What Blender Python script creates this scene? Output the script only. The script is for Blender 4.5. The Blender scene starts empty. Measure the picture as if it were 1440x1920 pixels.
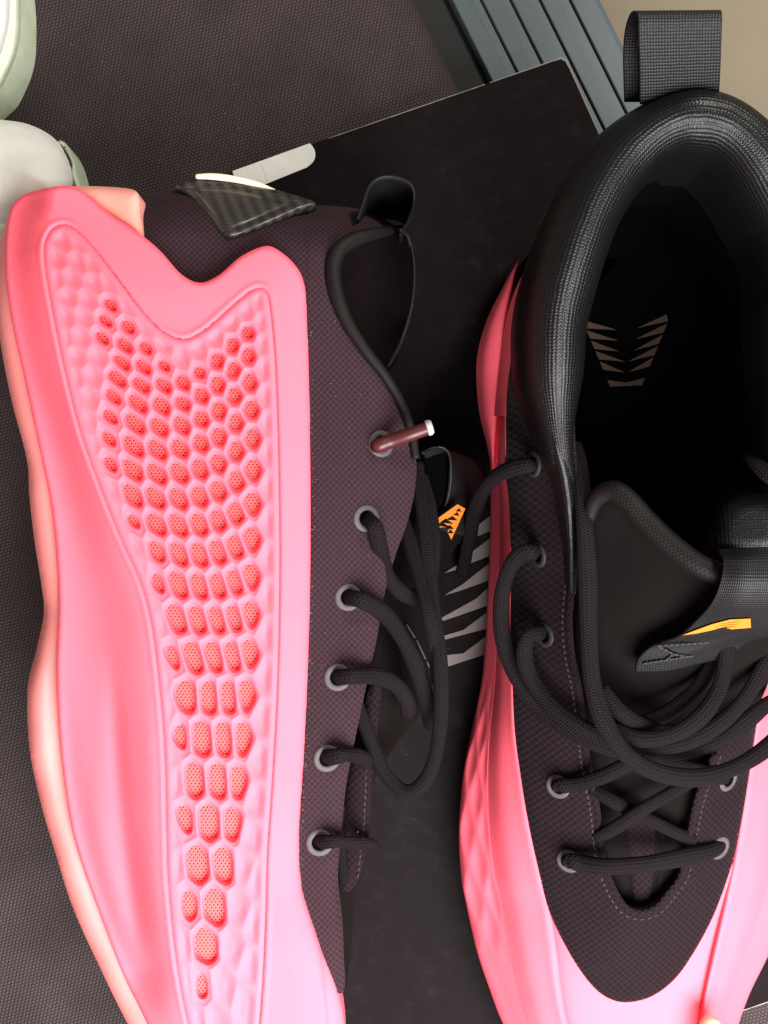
import bpy, math, random
import numpy as np

random.seed(4); RNG = np.random.default_rng(4)
scene = bpy.context.scene
CM = 0.01
# ------------------------------------------------------------------ camera
CAM_H = 45.0            # cm above the shoe-box lid
FOC = 2000.0            # focal length in units of a 1440 x 1920 frame
cam_d = bpy.data.cameras.new('camera'); cam = bpy.data.objects.new('camera', cam_d)
scene.collection.objects.link(cam); scene.camera = cam
cam.location = (0, 0, CAM_H * CM)
cam_d.sensor_fit = 'VERTICAL'; cam_d.sensor_height = 36.0; cam_d.lens = 36.0 * FOC / 1920.0
cam_d.clip_start = 0.01; cam_d.clip_end = 50
# ------------------------------------------------------------------ light
world = bpy.data.worlds.new('World'); scene.world = world; world.use_nodes = True
world.node_tree.nodes['Background'].inputs[0].default_value = (0.98, 0.85, 0.72, 1)
world.node_tree.nodes['Background'].inputs[1].default_value = 0.38

def area(name, loc, target, size, power, col):
    d = bpy.data.lights.new(name, 'AREA'); d.shape = 'RECTANGLE'; d.size, d.size_y = size[0] * CM, size[1] * CM
    d.energy = power; d.color = col
    o = bpy.data.objects.new(name, d); scene.collection.objects.link(o)
    from mathutils import Vector
    o.location = Vector(loc) * CM
    o.rotation_euler = (Vector(target) - Vector(loc)).to_track_quat('-Z', 'Y').to_euler()
    return o
area('window_light', (17, -38, 47), (0, -12, 4), (46, 38), 15.5, (1.0, 0.96, 0.95))
area('room_light', (30, 44, 48), (2, 12, 6), (9, 7), 3.4, (1.0, 0.96, 0.88))
scene.view_settings.view_transform = 'Standard'; scene.view_settings.look = 'None'
scene.view_settings.exposure = 0.0; scene.view_settings.gamma = 1.0
scene.render.engine = 'CYCLES'
scene.cycles.max_bounces = 8; scene.cycles.diffuse_bounces = 5; scene.cycles.glossy_bounces = 3

# ------------------------------------------------------------------ helpers
def U(p):
    """(x, y, height) with x, y measured in the photo at that height -> metres"""
    p = np.asarray(p, float); k = (CAM_H - p[..., 2]) / FOC
    return np.stack([(p[..., 0] - 720) * k, (960 - p[..., 1]) * k, p[..., 2]], -1) * CM

def cr(pts, n=8, closed=False):
    """Catmull-Rom through the points, n samples a span"""
    P = np.asarray(pts, float); N = len(P)
    out = []
    t = np.linspace(0, 1, n, endpoint=False)[:, None]
    for i in range(N if closed else N - 1):
        if closed: a, b, c, d = P[(i - 1) % N], P[i], P[(i + 1) % N], P[(i + 2) % N]
        else:
            b, c = P[i], P[i + 1]
            a = P[i - 1] if i > 0 else 2 * b - c
            d = P[i + 2] if i + 2 < N else 2 * c - b
        m1 = (c - a) * .5; m2 = (d - b) * .5
        h = (2 * t**3 - 3 * t**2 + 1) * b + (t**3 - 2 * t**2 + t) * m1 + (-2 * t**3 + 3 * t**2) * c + (t**3 - t**2) * m2
        out.append(h)
    if not closed: out.append(P[-1:])
    return np.concatenate(out)

def inside(X, Y, poly):
    r = np.zeros(X.shape, bool); n = len(poly)
    for i in range(n):
        x1, y1 = poly[i - 1]; x2, y2 = poly[i]
        if y1 == y2: continue
        c = ((y1 > Y) != (y2 > Y)) & (X < (x2 - x1) * (Y - y1) / (y2 - y1) + x1)
        r ^= c
    return r

def near(X, Y, line, closed=False):
    """distance to a polyline and the closest point on it"""
    L = np.asarray(line, float); n = len(L)
    best = np.full(X.shape, 1e18); bx = np.zeros(X.shape); by = np.zeros(X.shape)
    for i in range(0 if closed else 1, n):
        a, b = L[i - 1], L[i]; d = b - a; q = d @ d
        if q < 1e-9: continue
        t = np.clip(((X - a[0]) * d[0] + (Y - a[1]) * d[1]) / q, 0, 1)
        cx, cy = a[0] + t * d[0], a[1] + t * d[1]
        dd = (X - cx)**2 + (Y - cy)**2
        m = dd < best
        best = np.where(m, dd, best); bx = np.where(m, cx, bx); by = np.where(m, cy, by)
    return np.sqrt(best), bx, by

def sst(x, a, b):
    t = np.clip((x - a) / (b - a), 0, 1); return t * t * (3 - 2 * t)

def rbf(ctrl):
    """smooth height field through (x, y, z) control points"""
    C = np.asarray(ctrl, float); P = C[:, :2] / 300; n = len(P)
    def phi(r2): return np.where(r2 > 1e-12, .5 * r2 * np.log(np.maximum(r2, 1e-12)), 0)
    A = np.zeros((n + 3, n + 3))
    A[:n, :n] = phi(((P[:, None] - P[None])**2).sum(-1)) + np.eye(n) * 2e-3
    A[:n, n] = 1; A[:n, n + 1:] = P; A[n, :n] = 1; A[n + 1:, :n] = P.T
    w = np.linalg.solve(A, np.concatenate([C[:, 2], [0, 0, 0]]))
    def f(X, Y):
        X = np.asarray(X, float) / 300; Y = np.asarray(Y, float) / 300
        z = w[n] + w[n + 1] * X + w[n + 2] * Y
        for i in range(n): z = z + w[i] * phi((X - P[i, 0])**2 + (Y - P[i, 1])**2)
        return z
    return f

class Thing: pass
def tag(o, label=None, cat=None, group=None, kind=None):
    if label: o['label'] = label
    if cat: o['category'] = cat
    if group: o['group'] = group
    if kind: o['kind'] = kind
    return o

def empty(name, base, label, cat, group=None):
    o = bpy.data.objects.new(name, None); scene.collection.objects.link(o)
    o.location = tuple(U(base)); o.empty_display_size = .02
    return tag(o, label, cat, group)

def mesh_obj(name, V, faces, mat, parent=None, uv=None, smooth=True):
    """V in metres (world); parts are stored relative to the root of their thing"""
    V = np.asarray(V, float)
    if parent is not None:
        r = parent
        off = np.array(r.location)
        while r.parent: r = r.parent; off = off + np.array(r.location)
        V = V - off
    me = bpy.data.meshes.new(name)
    me.from_pydata(V.tolist(), [], faces if isinstance(faces, list) else faces.tolist())
    if uv is not None:
        lay = me.uv_layers.new(name='UVMap')
        idx = np.empty(len(me.loops), np.int32); me.loops.foreach_get('vertex_index', idx)
        lay.data.foreach_set('uv', np.asarray(uv, np.float32)[idx].ravel())
    me.polygons.foreach_set('use_smooth', np.full(len(me.polygons), smooth))
    me.materials.append(mat); me.update()
    o = bpy.data.objects.new(name, me); scene.collection.objects.link(o)
    if parent is not None: o.parent = parent
    return o

def relief(name, outline, zf, sp, mat, parent=None, base=None, holes=(), drop=None, uvrot=0.0, skirt_mat=None):
    """a moulded sheet: every grid point inside the outline gets its height zf(X, Y, d); d = distance to the
    outline; the rim is closed with a wall down to `base` (absolute) or `drop` below the rim"""
    outline = np.asarray(outline, float)
    lo, hi = outline.min(0) - sp, outline.max(0) + sp
    xs = np.arange(lo[0], hi[0] + sp, sp); ys = np.arange(lo[1], hi[1] + sp, sp)
    cx, cy = np.meshgrid(xs[:-1] + sp / 2, ys[:-1] + sp / 2)
    keep = inside(cx, cy, outline)
    for h in holes: keep &= ~inside(cx, cy, h)
    X, Y = np.meshgrid(xs, ys); nx = len(xs)
    jj, ii = np.nonzero(keep)
    a = jj * nx + ii
    quads = np.stack([a + nx, a + nx + 1, a + 1, a], 1)      # up-facing
    e = np.concatenate([quads[:, [0, 1]], quads[:, [1, 2]], quads[:, [2, 3]], quads[:, [3, 0]]])
    key = np.minimum(e[:, 0], e[:, 1]).astype(np.int64) * (nx * len(ys)) + np.maximum(e[:, 0], e[:, 1])
    _, inv, cnt = np.unique(key, return_inverse=True, return_counts=True)
    be = e[cnt[inv] == 1]
    used, remap = np.unique(quads, return_inverse=True); quads = remap.reshape(-1, 4)
    lut = np.full(nx * len(ys), -1); lut[used] = np.arange(len(used)); be = lut[be]
    x = X.ravel()[used].copy(); y = Y.ravel()[used].copy()
    lines = [outline] + [np.asarray(h, float) for h in holes]
    bidx = np.unique(be)
    best = None
    for L in lines:
        d, px, py = near(x[bidx], y[bidx], L, True)
        if best is None: best, qx, qy = d, px, py
        else:
            m = d < best; best = np.where(m, d, best); qx = np.where(m, px, qx); qy = np.where(m, py, qy)
    x[bidx], y[bidx] = qx, qy
    d = np.full(x.shape, 1e9)
    for L in lines: d = np.minimum(d, near(x, y, L, True)[0])
    z = zf(x, y, d)
    V = U(np.stack([x, y, z], -1))
    uvs = V[:, :2] / CM
    if uvrot:
        c, s = math.cos(uvrot), math.sin(uvrot); uvs = np.stack([uvs[:, 0] * c - uvs[:, 1] * s, uvs[:, 0] * s + uvs[:, 1] * c], 1)
    if base is not None or drop is not None:
        n0 = len(V); sub = {b: k for k, b in enumerate(bidx)}
        top = V[bidx].copy(); bot = V[bidx].copy()
        bot[:, 2] = base * CM if base is not None else bot[:, 2] - drop * CM
        V = np.concatenate([V, top, bot]); uvs = np.concatenate([uvs, uvs[bidx], uvs[bidx] + .3])
        nb = len(bidx); ka = np.searchsorted(bidx, be[:, 0]); kb = np.searchsorted(bidx, be[:, 1])
        sk = np.stack([n0 + kb, n0 + ka, n0 + nb + ka, n0 + nb + kb], 1)
        faces = quads.tolist() + sk.tolist()
    else: faces = quads.tolist()
    return mesh_obj(name, V, faces, mat, parent, uvs)

def resample(A, n):
    """smooth curves through rows of control points (axis 0), n samples by even parameter"""
    A = np.asarray(A, float); k = len(A)
    per = max(2, int(math.ceil(n / (k - 1))))
    return cr(A.reshape(k, -1), per).reshape((-1,) + A.shape[1:])

def loft(name, rows, mat, parent=None, nu=60, nv=24, px=True, closed=False, thick=0, post=None):
    R = np.asarray(rows, float)
    if closed: R = np.concatenate([R, R[:1]])
    G = resample(R, nu)
    G = np.swapaxes(resample(np.swapaxes(G, 0, 1), nv), 0, 1)
    if post is not None: G = post(G)
    W = U(G) if px else G * CM
    a, b = W.shape[:2]
    du = np.linalg.norm(np.diff(W, axis=0), axis=-1).mean(1); dv = np.linalg.norm(np.diff(W, axis=1), axis=-1).mean(0)
    u = np.concatenate([[0], np.cumsum(du)]) / CM; v = np.concatenate([[0], np.cumsum(dv)]) / CM
    uv = np.stack(np.meshgrid(v, u), -1).reshape(-1, 2)
    i, j = np.meshgrid(np.arange(a - 1), np.arange(b - 1), indexing='ij'); k = (i * b + j).ravel()
    F = np.stack([k, k + 1, k + b + 1, k + b], 1)
    o = mesh_obj(name, W.reshape(-1, 3), F, mat, parent, uv)
    if thick:
        m = o.modifiers.new('thickness', 'SOLIDIFY'); m.thickness = thick * CM; m.offset = -1
    return o

def sweep(name, path, rad, mat, parent=None, px=True, seg=16, per=8, flat=1.0, caps=True, closed=False, up=None):
    """tube along a smooth path; rad in cm (number or one for each control point); flat = height / width"""
    P = np.asarray(path, float)
    rr = np.full(len(P), rad, float) if np.isscalar(rad) else np.asarray(rad, float)
    Q = cr(np.concatenate([P, rr[:, None]], 1), per, closed)
    W = (U(Q[:, :3]) if px else Q[:, :3] * CM); r = Q[:, 3] * CM
    n = len(W)
    T = np.gradient(W, axis=0) if not closed else (np.roll(W, -1, 0) - np.roll(W, 1, 0))
    T /= np.linalg.norm(T, axis=1)[:, None] + 1e-12
    Zu = np.array([0, 0, 1.0]) if up is None else np.asarray(up, float)
    S = np.cross(T, Zu); ln = np.linalg.norm(S, axis=1)
    for i in range(n):
        if ln[i] < .15: S[i] = S[i - 1] if i else np.array([1., 0, 0])
    S /= np.linalg.norm(S, axis=1)[:, None]; Nn = np.cross(S, T)
    ang = np.linspace(0, 2 * math.pi, seg, endpoint=False)
    ring = W[:, None] + r[:, None, None] * (np.cos(ang)[None, :, None] * S[:, None] + flat * np.sin(ang)[None, :, None] * Nn[:, None])
    s = np.concatenate([[0], np.cumsum(np.linalg.norm(np.diff(W, axis=0), axis=1))]) / CM
    # one extra column for the seam of the texture
    ring = np.concatenate([ring, ring[:, :1]], 1); m = seg + 1
    uv = np.stack(np.meshgrid(np.arange(m) / seg, s), -1).reshape(-1, 2)
    F = []
    nn = n if closed else n - 1
    for i in range(nn):
        i2 = (i + 1) % n
        for j in range(seg):
            F.append([i * m + j, i * m + j + 1, i2 * m + j + 1, i2 * m + j])
    V = ring.reshape(-1, 3)
    if caps and not closed:
        F.append(list(range(seg))[::-1]); F.append([(n - 1) * m + j for j in range(seg)])
    return mesh_obj(name, V, F, mat, parent, uv)

def plate(name, poly, z, mat, parent=None, thick=0.03, px=True):
    """flat cut piece with a small thickness; z a number or a function of (x, y)"""
    P = np.asarray(poly, float); n = len(P)
    zz = np.array([z(x, y) for x, y in P], float) if callable(z) else np.full(n, float(z))
    T = U(np.column_stack([P, zz])) if px else np.column_stack([P, zz]) * CM
    B = T.copy(); B[:, 2] -= thick * CM
    ar = sum(T[i - 1, 0] * T[i, 1] - T[i, 0] * T[i - 1, 1] for i in range(n))
    idx = list(range(n)) if ar > 0 else list(range(n))[::-1]
    F = [idx, [n + i for i in idx[::-1]]] + [[idx[i], n + idx[i], n + idx[(i + 1) % n], idx[(i + 1) % n]] for i in range(n)]
    F[2:] = [f[::1] for f in F[2:]]
    return mesh_obj(name, np.concatenate([T, B]), F, mat, parent, np.concatenate([T, B])[:, :2] / CM, smooth=False)

# ------------------------------------------------------------------ materials
def new_mat(name, col, rough=.6, spec=.4, **kw):
    m = bpy.data.materials.new(name); m.use_nodes = True
    nt = m.node_tree; b = nt.nodes['Principled BSDF']
    b.inputs['Base Color'].default_value = (*col, 1); b.inputs['Roughness'].default_value = rough
    b.inputs['Specular IOR Level'].default_value = spec
    for k, v in kw.items(): b.inputs[k.replace('_', ' ')].default_value = v
    return m, nt, b
def nd(nt, t, **kw):
    n = nt.nodes.new(t)
    for k, v in kw.items(): setattr(n, k, v)
    return n
def mth(nt, op, a, b=None, c=None):
    n = nd(nt, 'ShaderNodeMath', operation=op)
    for i, v in enumerate((a, b, c)):
        if v is None: continue
        if isinstance(v, (int, float)): n.inputs[i].default_value = v
        else: nt.links.new(v, n.inputs[i])
    return n.outputs[0]
def uvxy(nt, warp=0.0, wscale=3.0):
    t = nd(nt, 'ShaderNodeTexCoord'); out = t.outputs['UV']
    if warp:
        no = nd(nt, 'ShaderNodeTexNoise'); no.inputs['Scale'].default_value = wscale; nt.links.new(out, no.inputs['Vector'])
        s = nd(nt, 'ShaderNodeVectorMath', operation='SUBTRACT'); s.inputs[1].default_value = (.5, .5, .5); nt.links.new(no.outputs['Color'], s.inputs[0])
        sc = nd(nt, 'ShaderNodeVectorMath', operation='SCALE'); sc.inputs['Scale'].default_value = warp; nt.links.new(s.outputs[0], sc.inputs[0])
        ad = nd(nt, 'ShaderNodeVectorMath', operation='ADD'); nt.links.new(out, ad.inputs[0]); nt.links.new(sc.outputs[0], ad.inputs[1]); out = ad.outputs[0]
    sp = nd(nt, 'ShaderNodeSeparateXYZ'); nt.links.new(out, sp.inputs[0])
    return sp.outputs[0], sp.outputs[1], t.outputs['UV']
def noise(nt, vec, scale, detail=3, rough=.5):
    n = nd(nt, 'ShaderNodeTexNoise'); n.inputs['Scale'].default_value = scale; n.inputs['Detail'].default_value = detail
    n.inputs['Roughness'].default_value = rough
    if vec is not None: nt.links.new(vec, n.inputs['Vector'])
    return n.outputs['Fac']
def ramp(nt, fac, stops):
    r = nd(nt, 'ShaderNodeValToRGB'); e = r.color_ramp.elements
    while len(e) < len(stops): e.new(.5)
    for k, (p, c) in enumerate(stops): e[k].position = p; e[k].color = (*c, 1)
    nt.links.new(fac, r.inputs[0]); return r.outputs[0]
def bump(nt, b, h, dist, strength=1.0):
    n = nd(nt, 'ShaderNodeBump'); n.inputs['Distance'].default_value = dist; n.inputs['Strength'].default_value = strength
    nt.links.new(h, n.inputs['Height']); nt.links.new(n.outputs[0], b.inputs['Normal'])
TAU = 2 * math.pi

def weave_mat(name, pu, pv, lo, hi, depth, rough=.85, spec=.07, sheen=.0, stagger=True, warp=.05, fuzz=.25, sheen_col=(1, .9, .95)):
    """knit or woven cloth: rows of small raised stitches, periods pu, pv in cm"""
    m, nt, b = new_mat(name, hi, rough, spec)
    u, v, uv = uvxy(nt, warp)
    if stagger:
        a = mth(nt, 'MULTIPLY', mth(nt, 'SINE', mth(nt, 'MULTIPLY', u, TAU / pu)), mth(nt, 'SINE', mth(nt, 'MULTIPLY', v, TAU / pv)))
        h = mth(nt, 'MULTIPLY_ADD', a, .5, .5)
    else:
        a = mth(nt, 'ABSOLUTE', mth(nt, 'SINE', mth(nt, 'MULTIPLY', u, math.pi / pu)))
        c = mth(nt, 'ABSOLUTE', mth(nt, 'SINE', mth(nt, 'MULTIPLY', v, math.pi / pv)))
        h = mth(nt, 'MULTIPLY', mth(nt, 'POWER', a, .6), mth(nt, 'POWER', c, .6))
    f = noise(nt, uv, 26, 2); g = noise(nt, uv, 1.1, 3)
    hh = mth(nt, 'MULTIPLY_ADD', f, fuzz, h)
    shade = mth(nt, 'MULTIPLY', mth(nt, 'MULTIPLY_ADD', g, .5, .75), hh)
    lint = mth(nt, 'GREATER_THAN', noise(nt, uv, 11, 1), .835)
    mx = nd(nt, 'ShaderNodeMix', data_type='RGBA'); nt.links.new(lint, mx.inputs[0]); nt.links.new(ramp(nt, shade, [(.12, lo), (.75, hi)]), mx.inputs[6])
    mx.inputs[7].default_value = (*[min(1, c * 2.2 + .01) for c in hi], 1)
    nt.links.new(mx.outputs[2], b.inputs['Base Color'])
    if sheen:
        b.inputs['Sheen Weight'].default_value = sheen; b.inputs['Sheen Roughness'].default_value = .45
        b.inputs['Sheen Tint'].default_value = (*sheen_col, 1)
    bump(nt, b, hh, depth * CM)
    return m

def satin_mat():
    """shiny padded cloth: fine ribs that follow the collar, broken into small glinting stitches"""
    m, nt, b = new_mat('black shiny ribbed collar cloth', (.004, .004, .005), .33, .20)
    u, v, uv = uvxy(nt, .07, 2.0)
    rib = mth(nt, 'SINE', mth(nt, 'MULTIPLY', u, TAU / .115))
    st = mth(nt, 'SINE', mth(nt, 'MULTIPLY_ADD', rib, 1.2, mth(nt, 'MULTIPLY', v, TAU / .10)))
    f = noise(nt, uv, 17, 2, .6)
    h = mth(nt, 'MULTIPLY_ADD', rib, .38, mth(nt, 'MULTIPLY_ADD', st, .2, mth(nt, 'MULTIPLY', f, 1.1)))
    nt.links.new(ramp(nt, mth(nt, 'MULTIPLY_ADD', h, .4, .3), [(.1, (.0012, .0012, .0014)), (.8, (.0045, .0047, .0052))]), b.inputs['Base Color'])
    nt.links.new(mth(nt, 'MULTIPLY_ADD', f, .35, .18), b.inputs['Roughness'])
    bump(nt, b, h, .00010)
    return m

def pink_mat(name, col, rough=.66, sss=.0):
    m, nt, b = new_mat(name, col, rough, .10)
    t = nd(nt, 'ShaderNodeTexCoord'); f = noise(nt, t.outputs['Object'], 900, 3); g = noise(nt, t.outputs['Object'], 22, 3)
    nt.links.new(ramp(nt, g, [(.3, tuple(c * .93 for c in col)), (.7, col)]), b.inputs['Base Color'])
    rr = mth(nt, 'MULTIPLY_ADD', f, .18, rough - .09); nt.links.new(rr, b.inputs['Roughness'])
    if sss:
        b.inputs['Subsurface Weight'].default_value = sss; b.inputs['Subsurface Scale'].default_value = .004
        b.inputs['Subsurface Radius'].default_value = (1, .25, .2)
    bump(nt, b, f, .00009)
    return m

PINK = (.95, .126, .178)
M = {}
M['pink'] = pink_mat('neon pink moulded plastic', PINK)
M['peach'] = pink_mat('peach translucent rubber', (.84, .26, .25), .6)
M['peach_soft'] = pink_mat('pale peach translucent plastic', (.66, .27, .22), .5)
M['upper'] = weave_mat('black engineered knit with haze tint', .21, .22, (.0125, .0062, .0082), (.029, .0150, .0200), .018, sheen=.03)  # plum in this knit and the next imitates pink haze over black
M['upper_toe'] = weave_mat('black coarse toe knit with haze tint', .27, .27, (.0036, .0019, .0025), (.0105, .0056, .0074), .022, sheen=.03)
M['lining'] = weave_mat('black collar lining knit', .09, .13, (.002, .0015, .0016), (.006, .0045, .0048), .008, rough=.6, spec=.15, warp=.03)
M['satin'] = satin_mat()
M['lining_inside'] = weave_mat('black inner lining darkened as shade', .12, .12, (.0012, .0009, .0009), (.0060, .0036, .0038), .006, rough=.95, spec=.03, warp=.03)  # darker copy of the lining, the hollow's shade put into its colour
M['web'] = weave_mat('black webbing tape', .085, .10, (.002, .002, .0022), (.0058, .006, .0068), .012, rough=.45, spec=.22, warp=.03, stagger=False, fuzz=.4)
M['tongue'] = weave_mat('black soft tongue cloth', .08, .08, (.002, .0014, .0014), (.0045, .003, .003), .005, rough=.95, spec=.1, warp=.03)
M['dark'] = new_mat('black insole and hollow shade', (.0016, .0015, .0015), .95, .0)[0]  # near black without gloss, carries the shade of hollows and eyelet holes
M['eyelet'] = new_mat('grey reflective eyelet film', (.06, .052, .058), .6, .25)[0]
M['thread'] = new_mat('dark grey sewing thread', (.030, .026, .029), .8, .2)[0]
M['orange'] = new_mat('orange printed label', (.50, .15, .018), .7, .1)[0]
M['insole_print'] = new_mat('faded brown print', (.06, .04, .03), .9, .05)[0]
M['grey_print'] = new_mat('grey print on cardboard', (.15, .125, .125), .7, .1)[0]
M['cream'] = new_mat('cream rubber strip', (.85, .72, .50), .5, .4)[0]
M['silver'] = new_mat('frayed silver cut tip', (.30, .30, .30), .5, .5)[0]
M['aglet'] = new_mat('dark red glossy aglet', (.05, .008, .010), .4, .35)[0]

def lace_mat():
    m, nt, b = new_mat('black braided lace', (.02, .02, .022), .8, .07)
    u, v, uv = uvxy(nt, .0)
    # u = around (0..1), v = along in cm: chevrons in ribs
    ribs = mth(nt, 'PINGPONG', mth(nt, 'MULTIPLY', u, 14.0), 1.0)
    c = mth(nt, 'SINE', mth(nt, 'MULTIPLY', mth(nt, 'MULTIPLY_ADD', ribs, .07, v), TAU / .095))
    rib = mth(nt, 'SINE', mth(nt, 'MULTIPLY', ribs, math.pi))
    f = noise(nt, uv, 40, 2)
    h = mth(nt, 'MULTIPLY_ADD', c, .38, mth(nt, 'MULTIPLY_ADD', rib, .42, mth(nt, 'MULTIPLY', f, .25)))
    nt.links.new(ramp(nt, mth(nt, 'MULTIPLY_ADD', h, .5, .4), [(.1, (.0026, .0021, .0025)), (.9, (.0088, .0064, .0080))]), b.inputs['Base Color'])
    bump(nt, b, h, .0003)
    return m
M['lace'] = lace_mat()

def vent_mat():
    m, nt, b = new_mat('perforated vent sheet in recess shade', (.86, .075, .065), .5, .3)  # redder and darker than the shell, recess shade put into the colour
    u, v, uv = uvxy(nt, .0)
    p = .135
    def dots(ou, ov):
        fu = mth(nt, 'SUBTRACT', mth(nt, 'FRACT', mth(nt, 'ADD', mth(nt, 'DIVIDE', u, p), ou)), .5)
        fv = mth(nt, 'SUBTRACT', mth(nt, 'FRACT', mth(nt, 'ADD', mth(nt, 'DIVIDE', v, p * 1.5), ov)), .5)
        fv = mth(nt, 'MULTIPLY', fv, 1.5)
        return mth(nt, 'SQRT', mth(nt, 'ADD', mth(nt, 'MULTIPLY', fu, fu), mth(nt, 'MULTIPLY', fv, fv)))
    d = mth(nt, 'MINIMUM', dots(0, 0), dots(.5, .5))
    nt.links.new(ramp(nt, d, [(.17, (.07, .004, .008)), (.28, (.91, .088, .088))]), b.inputs['Base Color'])
    bump(nt, b, mth(nt, 'MINIMUM', d, .3), .0006)
    return m
M['vent'] = vent_mat()

def carbon_mat():
    m, nt, b = new_mat('glossy carbon fibre weave', (.02, .02, .02), .3, .4)
    u, v, uv = uvxy(nt, .0)
    # twill: stripes with a saw-tooth edge
    tooth = mth(nt, 'MULTIPLY', mth(nt, 'PINGPONG', mth(nt, 'MULTIPLY', v, 6.0), .5), .26)
    s = mth(nt, 'SINE', mth(nt, 'MULTIPLY', mth(nt, 'ADD', u, tooth), TAU / .42))
    nt.links.new(ramp(nt, mth(nt, 'MULTIPLY_ADD', s, .5, .5), [(.42, (.018, .016, .015)), (.58, (.042, .038, .033))]), b.inputs['Base Color'])
    return m
M['carbon'] = carbon_mat()

def mat_mat():
    m, nt, b = new_mat('black pebbled vinyl with haze tint', (.02, .02, .02), .7, .15)
    u, v, uv = uvxy(nt, .03, 1.5)
    p = .15
    row = mth(nt, 'FLOOR', mth(nt, 'DIVIDE', v, p))
    sh = mth(nt, 'MULTIPLY', mth(nt, 'MODULO', row, 2.0), .5)
    a = mth(nt, 'ABSOLUTE', mth(nt, 'SINE', mth(nt, 'MULTIPLY', mth(nt, 'ADD', mth(nt, 'DIVIDE', u, p), sh), math.pi)))
    c = mth(nt, 'ABSOLUTE', mth(nt, 'SINE', mth(nt, 'MULTIPLY', v, math.pi / p)))
    h = mth(nt, 'MULTIPLY', mth(nt, 'POWER', a, .7), mth(nt, 'POWER', c, .7))
    g = noise(nt, uv, .35, 4); f = noise(nt, uv, 14, 3)
    sp = mth(nt, 'GREATER_THAN', noise(nt, uv, 3.1, 1), .80)
    tone = mth(nt, 'MULTIPLY', mth(nt, 'MULTIPLY_ADD', h, .75, .25), mth(nt, 'MULTIPLY_ADD', g, .7, mth(nt, 'MULTIPLY', f, .4)))
    col = ramp(nt, tone, [(.05, (.016, .012, .012)), (.62, (.064, .047, .050))])  # plum cast imitates the pink haze over the black vinyl
    mx = nd(nt, 'ShaderNodeMix', data_type='RGBA'); nt.links.new(sp, mx.inputs[0]); nt.links.new(col, mx.inputs[6]); mx.inputs[7].default_value = (.10, .09, .085, 1)
    nt.links.new(mx.outputs[2], b.inputs['Base Color'])
    bump(nt, b, h, .0004)
    return m
M['mat'] = mat_mat()

def box_mat():
    m, nt, b = new_mat('matt black box card', (.010, .010, .011), .55, .06)
    t = nd(nt, 'ShaderNodeTexCoord'); o = t.outputs['Object']
    g = noise(nt, o, 30, 5, .7); f = noise(nt, o, 700, 2); k = noise(nt, o, 120, 6, .75)
    scuff = mth(nt, 'MULTIPLY', mth(nt, 'POWER', g, 4.0), mth(nt, 'POWER', k, 3.0))
    nt.links.new(ramp(nt, mth(nt, 'MULTIPLY', scuff, 5.0), [(.0, (.0048, .0030, .0034)), (1.0, (.03, .026, .028))]), b.inputs['Base Color'])
    nt.links.new(mth(nt, 'MULTIPLY_ADD', g, .2, .62), b.inputs['Roughness'])
    bump(nt, b, f, .00003)
    return m
M['box'] = box_mat()
M['box_edge'] = new_mat('worn pale card edge', (.20, .20, .18), .8, .2)[0]
def paper(name, a, c, rough=.7, sc=60):
    m, nt, b = new_mat(name, c, rough, .3)
    t = nd(nt, 'ShaderNodeTexCoord'); g = noise(nt, t.outputs['Object'], sc, 5, .6)
    nt.links.new(ramp(nt, g, [(.3, a), (.7, c)]), b.inputs['Base Color']); bump(nt, b, noise(nt, t.outputs['Object'], sc * 14, 3), .00006)
    return m
M['white_card'] = paper('white card', (.62, .63, .60), (.74, .75, .72))
M['white_leather'] = paper('off white leather', (.66, .67, .63), (.78, .79, .75), .55)
M['white_sole'] = paper('pale greenish rubber sole', (.40, .46, .33), (.56, .62, .48), .5)
M['slate'] = paper('slate blue painted profile', (.050, .070, .078), (.060, .083, .092), .5, 40)
M['floor'] = paper('beige floor tile', (.13, .105, .07), (.18, .15, .10), .6, 8)
M['band'] = new_mat('black gap shade and dark eyelet', (.012, .013, .013), .7, .3)[0]
M['skin'] = new_mat('skin', (.74, .36, .29), .5, .3, Subsurface_Weight=.2)[0]

# ------------------------------------------------------------------ setting: floor, mat
ZM = -1.2                                                  # top of the mat below the lid
def flat_z(z): return lambda X, Y, d: np.full(X.shape, float(z))
V = np.array([[-60, -60, -9], [90, -60, -9], [90, 70, -9], [-60, 70, -9]]) * CM
tag(mesh_obj('floor', V, [[0, 1, 2, 3]], M['floor'], None, V[:, :2] / CM), kind='structure')
# mat: a padded black sheet whose right-hand edge rolls down; profile swept along the edge direction
e0 = np.array([(806 - 720) * (CAM_H - ZM) / FOC, 960 * (CAM_H - ZM) / FOC]); ed = np.array([.445, -.895]); ed /= np.linalg.norm(ed)
en = np.array([-ed[1], ed[0]])                             # to the right of the edge is -en
if en[0] > 0: en = -en
prof = [(70, 0), (30, 0), (10, .0), (4, 0), (2.4, -.03), (1.5, -.16), (.8, -.5), (.3, -1.2), (0, -2.4), (0, -8.5)]
prof = cr(prof, 5)
ts = np.linspace(-40, 90, 40)
G = np.array([[[*(e0 + ed * t + en * a), ZM + h] for a, h in prof] for t in ts]) * CM
a, b = G.shape[:2]; i, j = np.meshgrid(np.arange(a - 1), np.arange(b - 1), indexing='ij'); k = (i * b + j).ravel()
arc = np.concatenate([[0], np.cumsum(np.linalg.norm(np.diff(prof, axis=0), axis=1))])
uvg = np.array([[[t, s] for s in arc] for t in ts]).reshape(-1, 2)
th = math.radians(38); uvg = np.stack([uvg[:, 0] * math.cos(th) - uvg[:, 1] * math.sin(th), uvg[:, 0] * math.sin(th) + uvg[:, 1] * math.cos(th)], 1)
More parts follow.
